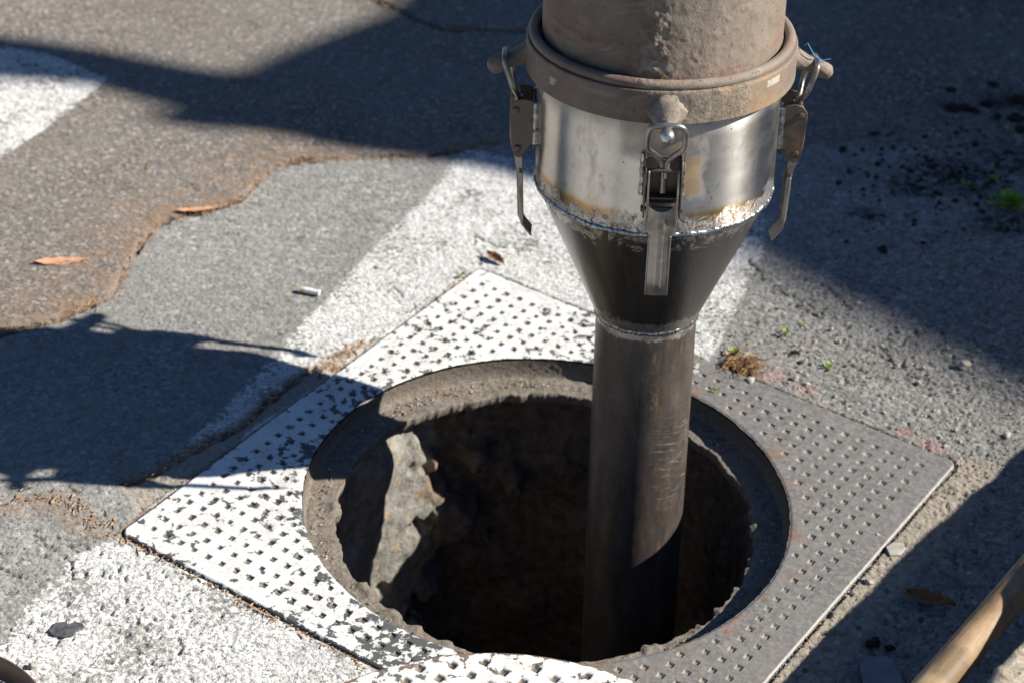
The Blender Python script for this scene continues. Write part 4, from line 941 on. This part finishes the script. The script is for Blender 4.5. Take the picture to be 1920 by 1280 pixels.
def leaf_mat(name, ca, cb):
    M = Mat(name); n1 = M.noise(120, 4, 0.6)
    return M.out(M.ramp(n1, [(0.3, ca), (0.7, cb)]), 0.7, 0, M.bump(n1, 0.4, 0.0006), 0.3)
def leaf(name, px, py, length, width, ang, mat, curl=0.3, lift=0.004, label='', cat='leaf'):
    n, m_ = 16, 9; co = []
    for i in range(n):
        u = i / (n - 1); hw = width / 2 * max(0.06, math.sin(math.pi * u ** 0.85)) * (1 + 0.18 * math.sin(u * 23 + length * 900))
        for j in range(m_):
            v = j / (m_ - 1) * 2 - 1
            co.append(((u - .5) * length, v * hw, lift + curl * width * (v * v) * 0.5 + 0.12 * length * (u - .5) ** 2 + 0.0006 * math.sin(u * 30 + v * 7) - 0.0012 * (1 - abs(v)) ** 4))
    me = make_mesh(name, np.array(co), grid_faces(m_, n)); o = obj(name, me, mat)
    s_ = o.modifiers.new('thick', 'SOLIDIFY'); s_.thickness = 0.0006
    g = G(px, py); o.location = (g[0], g[1], 0); o.rotation_euler = (0.1, 0.05, R(ang)); tag(o, label, cat); return o
brown_leaf = leaf_mat('dry_leaf', (0.20, 0.095, 0.045), (0.36, 0.20, 0.10)); dark_leaf = leaf_mat('dark_leaf', (0.14, 0.06, 0.025), (0.26, 0.13, 0.05)); chipm = leaf_mat('wood_chip', (0.40, 0.20, 0.11), (0.55, 0.32, 0.19))
leaf('dry_leaf', 929, 490, 0.036, 0.016, -42, brown_leaf, 0.7, 0.004, 'curled dry brown leaf on the worn white stripe above the frame corner')
leaf('dry_leaf', 1742, 1128, 0.062, 0.024, -14, dark_leaf, 0.4, 0.004, 'dark brown dead leaf in the shade beside the wooden handle')
leaf('bark_strip', 115, 494, 0.080, 0.018, 16, chipm, 0.2, 0.003, 'flat orange bark strip on the old asphalt at the far left', 'bark strip')
leaf('bark_strip', 372, 397, 0.074, 0.009, 20, chipm, 0.2, 0.004, 'long thin orange bark strip lying in the crack at the patch edge', 'bark strip')
leaf('bark_strip', 228, 43, 0.024, 0.005, 45, chipm, 0.2, 0.002, 'small orange bark splinter near the top left of the road', 'bark strip')
# grey slate flake and dark flattened flake
M = Mat('slate'); n1 = M.noise(40, 4); slate = M.out(M.ramp(n1, [(0.3, (0.11, 0.125, 0.15)), (0.7, (0.17, 0.185, 0.21))]), 0.45, 0, M.bump(M.noise(200, 4), 0.4, 0.0006))
def flake(name, pts, th_, mat, label, cat, tilt=(0, 0)):
    g = [G(a_, b_) for a_, b_ in pts]; c_ = sum(g) / len(g); b = MB()
    b.prism([(q[0] - c_[0], q[1] - c_[1]) for q in g][::-1], lambda q, s_: (q[0], q[1], th_ if s_ else 0)); o = b.build(name, mat, bevel=0.0008); o.location = (c_[0], c_[1], 0.0005); o.rotation_euler = (*tilt, 0); tag(o, label, cat)
flake('slate_flake', [(1612, 1252), (1620, 1240), (1655, 1236), (1672, 1244), (1690, 1275), (1690, 1300), (1640, 1310), (1618, 1285)], 0.006, slate, 'thin blue grey slate flake in the shade left of the wooden handle', 'stone flake', (0.03, -0.02))
tar = leaf_mat('tar', (0.035, 0.036, 0.038), (0.12, 0.12, 0.12))
flake('tar_flake', [(90, 1184), (105, 1168), (125, 1166), (128, 1172), (140, 1166), (156, 1170), (158, 1178), (142, 1186), (138, 1193), (118, 1196), (100, 1193)], 0.0015, tar, 'flat dark tar flake stuck on the white paint at lower left', 'tar flake')
M = Mat('pebble'); peb = M.out(M.ramp(M.noise(60, 3), [(0.3, (0.26, 0.24, 0.21)), (0.7, (0.42, 0.39, 0.34))]), 0.85, 0, M.bump(M.noise(300, 3), 0.4, 0.0006))
flake('stone_flake', [(1660, 1028), (1672, 1020), (1692, 1020), (1698, 1030), (1688, 1042), (1668, 1044)], 0.003, peb, 'small flat grey stone on the mortar strip right of the frame', 'stone flake')

# lumps: pebbles and clods
def blob(seed, r, squash=0.7):
    import bmesh
    bm = bmesh.new(); bmesh.ops.create_icosphere(bm, subdivisions=3, radius=1.0); rg_ = random.Random(seed); ox = rg_.random() * 50
    for v in bm.verts:
        c_ = v.co; k = 1 + 0.22 * math.sin(c_.x * 3.1 + ox) * math.cos(c_.y * 2.7 + ox) + 0.16 * math.sin(c_.z * 5 + ox * 2 + c_.x * 4) + 0.08 * math.sin(c_.y * 11 + ox)
        v.co = Vector((c_.x * k * 1.15, c_.y * k * 0.85, c_.z * k * squash)) * r
    me = D.meshes.new('lump'); bm.to_mesh(me); bm.free(); me.polygons.foreach_set('use_smooth', np.full(len(me.polygons), True)); return me
M = Mat('soil_clod'); clod = M.out(M.ramp(M.noise(90, 4, .7), [(0.3, (0.020, 0.016, 0.014)), (0.7, (0.060, 0.048, 0.040))]), 0.95, 0, M.bump(M.noise(300, 4), 0.8, 0.001), 0.1)
protos = [blob(k, 1.0) for k in range(5)]
for me in protos: me.materials.append(clod)
named = [(1655, 470, 0.008), (1580, 282, 0.007), (1640, 252, 0.006), (1785, 205, 0.010), (1808, 205, 0.010), (1828, 210, 0.008), (1782, 170, 0.008), (1870, 220, 0.007), (1852, 196, 0.010), (1725, 1200 + 0, 0.007), (1637, 1206, 0.008), (1668, 1215, 0.005), (1630, 1205, 0.004), (1862, 160, 0.008), (1910, 190, 0.012), (1905, 225, 0.012), (1915, 245, 0.010), (1500, 780 - 100, 0.004), (1492, 662, 0.005)]
spots = [q for q in named if q[1] != 1200]
for k_ in range(265):
    a_ = rnd.gauss(1790, 95); b_ = rnd.gauss(325, 50) + (a_ - 1790) * -0.12
    if 1560 < a_ < 1940 and 150 < b_ < 480: spots.append((a_, b_, abs(rnd.gauss(0.0, 0.0016)) + 0.0012))
SOLO = {(1655, 470): 'lone round soil clod below the dark scatter, right of the steel latch', (1580, 282): 'lone soil clod on the shaded road just right of the right latch',
        (1640, 252): 'small lone soil clod between the right latch and the scatter', (1637, 1206): 'larger soil clod in the shade above the slate flake', (1668, 1215): 'smaller soil clod in the shade above the slate flake, nearer the handle',
        (1630, 1205): 'tiny soil crumb touching the larger clod above the slate flake', (1500, 680): 'tiny dark clod between the root clump and the right weed', (1492, 662): 'dark clod under the upright dry straw'}
for (a_, b_, r_) in spots:
    o = D.objects.new('soil_clod', protos[rnd.randrange(5)]); C.objects.link(o); g = G(a_, b_)
    o.location = (g[0], g[1], r_ * 0.25); o.scale = (r_, r_, r_ * 0.8); o.rotation_euler = (0, 0, rnd.random() * 6.3)
    tag(o, SOLO.get((a_, b_), 'small dark soil clod in the shaded crumb scatter at the upper right of the road'), 'soil clod', 'dark soil clods scattered on the road')
# pale pebbles, countable ones that show
pp = [blob(k + 20, 1.0) for k in range(4)]
for me in pp: me.materials.append(peb)
plist = [(1806, 687, 0.0085), (1888, 818, 0.005), (1407, 716, 0.006), (1628, 1094, 0.005), (1302, 690, 0.006), (1302, 700, 0.005), (1645, 1004, 0.003), (1490, 712, 0.005), (1512, 722, 0.004), (1360, 664, 0.004), (60, 1250, 0.004), (1776, 655, 0.0035)]
for k_ in range(70):
    a_, b_ = rnd.uniform(1320, 1900), rnd.uniform(560, 860)
    w_ = G(a_, b_)
    if sq_sd(np.array([w_[0]]), np.array([w_[1]]))[0] < 0.004: continue
    plist.append((a_, b_, rnd.uniform(0.0014, 0.0032)))
PEB = {(1806, 687): 'largest pale pebble, at the soft shadow edge on the right', (1888, 818): 'pale pebble at the far right by the slab shadow', (1407, 716): 'white pebble on the frame edge just below the root clump',
       (1628, 1094): 'pale pebble on the mortar strip right of the frame', (1302, 690): 'upper pale pebble on the frame touching the pipe edge', (1302, 700): 'lower pale pebble on the frame touching the pipe edge',
       (60, 1250): 'pale pebble beside the brown hoop at lower left', (1645, 1004): 'tiny pale pebble beside the flat grey stone'}
for (a_, b_, r_) in plist:
    o = D.objects.new('pebble', pp[rnd.randrange(4)]); C.objects.link(o); g = G(a_, b_)
    o.location = (g[0], g[1], r_ * 0.3 + 0.001); o.scale = (r_, r_, r_); o.rotation_euler = (0, 0, rnd.random() * 6.3)
    tag(o, PEB.get((a_, b_), 'small pale pebble lying loose on the coarse asphalt right of the pipe'), 'pebble', 'pale pebbles scattered round the frame')

# loose grit: along the joints, on the ledge and over the coarse asphalt (nobody could count it)
def grit():
    rs = np.random.RandomState(3); pts = []
    for _ in range(9000):
        m_ = rs.rand()
        if m_ < 0.16:      # crumbs on the ledge
            a_ = rs.rand() * 6.283; r_ = rs.uniform(0.280, 0.306); pts.append((r_ * math.cos(a_), r_ * math.sin(a_), -0.0285, rs.uniform(0.0006, 0.0022)))
        elif m_ < 0.34:    # along the joint round the frame
            t_ = rs.uniform(-1, 1) * SQ_H; e_ = SQ_H + abs(rs.normal(0, 0.007)); k_ = rs.randint(4)
            a_, b_ = [(t_, e_), (e_, t_), (t_, -e_), (-e_, t_)][k_]; w_ = sq_world(a_, b_); pts.append((w_[0], w_[1], -0.001, rs.uniform(0.0006, 0.0018)))
        elif m_ < 0.80:    # coarse asphalt
            a_, b_ = rs.uniform(1300, 1940), rs.uniform(430, 900); g_ = G(a_, b_)
            if sq_sd(np.array([g_[0]]), np.array([g_[1]]))[0] < 0: continue
            pts.append((g_[0], g_[1], 0.0, 0.0007 + 0.0016 * rs.rand() ** 2))
        else:
            g_ = G(rs.uniform(0, 1000), rs.uniform(200, 1280))
            q_ = sq_sd(np.array([g_[0]]), np.array([g_[1]]))[0]
            if q_ < 0: continue
            pts.append((g_[0], g_[1], 0.0, 0.0006 + 0.0010 * rs.rand() ** 2))
    b_ = np.array([(1, 0, 0), (-.9, .2, 0), (.1, 1, .1), (0, -.8, 0), (0.1, 0, .7), (0, 0, -.7)])
    F = np.array([(0, 2, 4), (2, 1, 4), (1, 3, 4), (3, 0, 4), (2, 0, 5), (1, 2, 5), (3, 1, 5), (0, 3, 5)])
    V = []; FF = []
    for i_, (a_, c_, z_, r_) in enumerate(pts):
        t_ = rs.rand() * 6.28; ct, st = math.cos(t_), math.sin(t_); q = b_ * r_ * (0.7 + 0.6 * rs.rand(6, 1))
        V.append(np.stack([q[:, 0] * ct - q[:, 1] * st + a_, q[:, 0] * st + q[:, 1] * ct + c_, q[:, 2] + z_ + r_ * 0.2], 1)); FF.append(F + 6 * i_)
    return np.concatenate(V), np.concatenate(FF)
gv, gf = grit()
M = Mat('grit'); dvv, cvv = M.vor(160)
gm_ = M.out(M.ramp(M.sep(cvv, 0), [(0.0, (0.05, 0.045, 0.04)), (0.4, (0.17, 0.155, 0.13)), (0.75, (0.30, 0.26, 0.20)), (1.0, (0.55, 0.50, 0.42))]), 0.9)
tag(obj('loose_grit', make_mesh('loose_grit', gv, gf, smooth=False), gm_), 'loose grit and crumbs strewn over road joints and ledge', 'grit', kind='stuff')

# straw and bark litter caught along the cracks (nobody could count it)
def litter():
    rs = np.random.RandomState(11); V = []; F = []; k = 0
    lines = [(GP(PATCH)[1:-1], 900, 0.010, 0.9), (GP(CRACK_SIDE), 160, 0.006, 0.5), (GP([(590, 700), (690, 640)]), 140, 0.010, 0.0), (GP([(0, 945), (50, 930), (110, 928), (160, 960), (215, 1000)]), 110, 0.010, 0.0), (GP([(790, 590), (870, 522)]), 60, 0.004, 0.0), (GP([(230, 1010), (690, 1255)]), 160, 0.003, 0.0), (GP(CRACK_TOP), 200, 0.008, 0.3), (GP([(60, 500), (150, 560)]), 90, 0.05, 0)]
    for pts, n_, sd_, bias in lines:
        P_ = np.array(pts); sl = np.hypot(*(P_[1:] - P_[:-1]).T); cum = np.concatenate([[0], np.cumsum(sl)]) / sl.sum()
        for _ in range(n_):
            u = rs.rand(); i = min(np.searchsorted(cum, u, 'right') - 1, len(sl) - 1); f_ = (u - cum[i]) / (cum[i + 1] - cum[i])
            p = P_[i] + (P_[i + 1] - P_[i]) * f_; d = (P_[i + 1] - P_[i]) / sl[i]; nrm = np.array([-d[1], d[0]])
            p = p + nrm * (rs.normal(0, sd_) + bias * abs(rs.normal(0, sd_)))
            if sq_sd(np.array([p[0]]), np.array([p[1]]))[0] < 0: continue
            L = 0.0012 + 0.007 * rs.rand() ** 4; w_ = 0.0005 + 0.0010 * rs.rand(); a_ = math.atan2(d[1], d[0]) + rs.normal(0, 0.9); c_, s_ = math.cos(a_), math.sin(a_)
            z0 = 0.0005 + 0.0015 * rs.rand(); h_ = 0.0006
            for (q, r, zz) in ((-L, -w_, 0), (L, -w_ * .5, rs.normal(0, .001)), (L, w_ * .5, 0), (-L, w_, 0), (-L * .8, 0, h_), (L * .8, 0, h_)): V.append((p[0] + q * c_ - r * s_, p[1] + q * s_ + r * c_, z0 + zz))
            F += [(k, k + 1, k + 5, k + 4), (k + 2, k + 3, k + 4, k + 5)]; k += 6
    return V, F
lv_, lf_ = litter(); M = Mat('straw_litter'); dvv, cvv = M.vor(190)
lm_ = M.out(M.ramp(M.sep(cvv, 1), [(0.0, (0.12, 0.06, 0.03)), (0.5, (0.34, 0.20, 0.10)), (1.0, (0.55, 0.38, 0.21))]), 0.85)
tag(obj('straw_litter', make_mesh('straw_litter', np.array(lv_), lf_, smooth=False), lm_), 'straw and bark litter caught along the asphalt cracks', 'litter', kind='stuff')

# weeds
M = Mat('weed_leaf'); wl = M.out(M.ramp(M.noise(90, 2), [(0.3, (0.10, 0.26, 0.02)), (0.7, (0.28, 0.50, 0.05))]), 0.5, 0, None, 0.3); M.b.inputs['Subsurface Weight'].default_value = 0.0
M = Mat('weed_stem'); wst = M.out((0.22, 0.16, 0.07), 0.7)
def weed(px, py, size, nleaf, label, z0=0.0):
    g = G(px, py); t_ = empty('weed_sprout', (g[0], g[1], z0)); tag(t_, label, 'weed', 'little green weeds sprouting from the road')
    rg_ = random.Random(int(px * 7 + py)); b = MB(); s = MB()
    for k_ in range(nleaf):
        a_ = rg_.uniform(0, 6.28); el = rg_.uniform(0.25, 1.2); L = size * rg_.uniform(0.5, 1.0)
        d_ = np.array([math.cos(a_) * math.cos(el), math.sin(a_) * math.cos(el), math.sin(el)])
        base_ = np.array([rg_.gauss(0, size * 0.16), rg_.gauss(0, size * 0.16), 0.0]); tip = base_ + d_ * L
        s.tube([base_, base_ + d_ * L * 0.5 + [0, 0, L * 0.06], tip], [size * 0.035, size * 0.03, size * 0.02], 6)
        side = np.cross(d_, [0, 0, 1]); side /= np.linalg.norm(side) + 1e-9; w_ = L * 0.30; up_ = np.cross(side, d_)
        vs = []
        for (u, v) in ((0, 0), (0.25, 0.8), (0.6, 1.0), (0.9, 0.55), (1.0, 0), (0.9, -0.55), (0.6, -1.0), (0.25, -0.8)):
            vs.append(base_ + d_ * L * (0.45 + 0.65 * u) + side * w_ * v + up_ * (0.05 * L * abs(v)) + np.array([0, 0, -0.12 * L * u * u]))
        vs.append(base_ + d_ * L * 0.78 - up_ * 0.03 * L)
        b.add(vs, [(i_, (i_ + 1) % 8, 8) for i_ in range(8)])
    b.build('foliage', wl, t_, smooth=True); s.build('stem', wst, t_)
weed(1473, 628, 0.013, 9, 'tiny bright green weed standing alone right of the pipe, uphill of the root clump')
weed(1556, 688, 0.012, 8, 'tiny bright green weed on the coarse asphalt right of the root clump')
weed(1378, 668, 0.016, 8, 'green weed shoot growing out of the brown root clump')
weed(864, 518, 0.010, 8, 'tiny green weed in the joint left of the frame top corner')
weed(1341, 735, 0.008, 6, 'tiny yellow green sprig lying on the bare iron frame top', 0.003)
weed(1888, 392, 0.034, 26, 'largest green weed tuft in the shade at the right edge')
weed(1858, 338, 0.015, 8, 'small shaded weed just above the largest weed tuft')
weed(1816, 350, 0.014, 8, 'small shaded weed among the dark soil clods')
weed(1786, 502, 0.008, 6, 'very small shaded weed below the soil clods')
weed(1512, 610, 0.007, 5, 'smallest green speck of weed beyond the lone right weed')
# root clump
M = Mat('dry_root'); root_m = M.out(M.ramp(M.noise(150, 3), [(0.3, (0.16, 0.085, 0.035)), (0.7, (0.40, 0.24, 0.11))]), 0.9)
g = G(1392, 688); b = MB(); rg_ = random.Random(4)
for k_ in range(240):
    a_ = rg_.gauss(-0.35, 0.8) if k_ < 90 else rg_.uniform(0, 6.28)
    L = rg_.uniform(0.014, 0.042) * (1 if k_ < 90 else 0.6); p0 = np.array([rg_.gauss(-0.004, 0.009), rg_.gauss(0.003, 0.007), rg_.uniform(0.001, 0.010)])
    pts = [p0]
    for j in range(4):
        a_ += rg_.gauss(0, 0.35); pts.append(pts[-1] + np.array([math.cos(a_), math.sin(a_), rg_.gauss(0.0, 0.35)]) * L / 4); pts[-1][2] = max(0.001, pts[-1][2] - 0.0006 * j)
    b.tube(pts, [0.0009, 0.0008, 0.0007, 0.0005, 0.0003], 5)
o = b.build('root_clump', root_m); o.location = (g[0], g[1], 0.0); tag(o, 'clump of dry brown roots lying at the frame edge right of the pipe', 'root clump')
# dry straws
straws = [(1508, 640, 1505, 668), (272, 330, 278, 300), (352, 345, 382, 368), (70, 470, 60, 500), (1560, 655, 1580, 640), (130, 410, 124, 398)]
for i_, (a_, b_, c_, d_) in enumerate(straws[:3]):
    p0, p1 = G(a_, b_), G(c_, d_); b = MB(); mid_ = (p0 + p1) / 2 + [0.004, 0.002, 0.007]
    b.tube([(0, 0, 0.002), mid_ - p0, p1 - p0 + [0, 0, 0.002]], [0.0006, 0.0006, 0.0003], 6); o = b.build('dry_straw', root_m); o.location = p0
    tag(o, ['thin upright dry straw between the two right weeds', 'thin dark straw on the old asphalt above the patch edge', 'thin dry straw by the patch corner on the old asphalt'][i_], 'straw')

# brown curved band, lower left corner
M = Mat('brown_band'); n1 = M.noise(30, 4); band_m = M.out(M.ramp(n1, [(0.3, (0.105, 0.058, 0.040)), (0.7, (0.16, 0.092, 0.066))]), 0.5, 0, M.bump(M.noise(200, 3), 0.2, 0.0005))
zb = 0.048
pA, pB, pC = G(0, 1216, zb), G(45, 1243, zb), G(78, 1282, zb)
ax_, ay_ = pA[:2]; bx_, by_ = pB[:2]; qx_, qy_ = pC[:2]
dd = 2 * (ax_ * (by_ - qy_) + bx_ * (qy_ - ay_) + qx_ * (ay_ - by_))
ux = ((ax_**2 + ay_**2) * (by_ - qy_) + (bx_**2 + by_**2) * (qy_ - ay_) + (qx_**2 + qy_**2) * (ay_ - by_)) / dd
uy = ((ax_**2 + ay_**2) * (qx_ - bx_) + (bx_**2 + by_**2) * (ax_ - qx_) + (qx_**2 + qy_**2) * (bx_ - ax_)) / dd
rb = math.hypot(ax_ - ux, ay_ - uy); print('band', ux, uy, rb)
nt_ = 160; th = np.linspace(0, 2 * np.pi, nt_, endpoint=False)
prof = [(rb - 0.003, 0.012), (rb, 0.010), (rb + 0.0005, 0.030), (rb, zb - 0.001), (rb - 0.0008, zb), (rb - 0.0025, zb), (rb - 0.003, zb - 0.001), (rb - 0.0035, 0.03), (rb - 0.003, 0.012)]
co = np.concatenate([np.stack([r_ * np.cos(th), r_ * np.sin(th), np.full(nt_, z_) ], 1) for r_, z_ in prof])
me = make_mesh('metal_hoop', co, grid_faces(nt_, len(prof), True)); o = obj('metal_hoop', me, band_m); o.location = (ux, uy, -0.0115)
o.location[2] = -0.010
tag(o, 'curved brown painted metal hoop lying at the lower left corner', 'metal hoop')
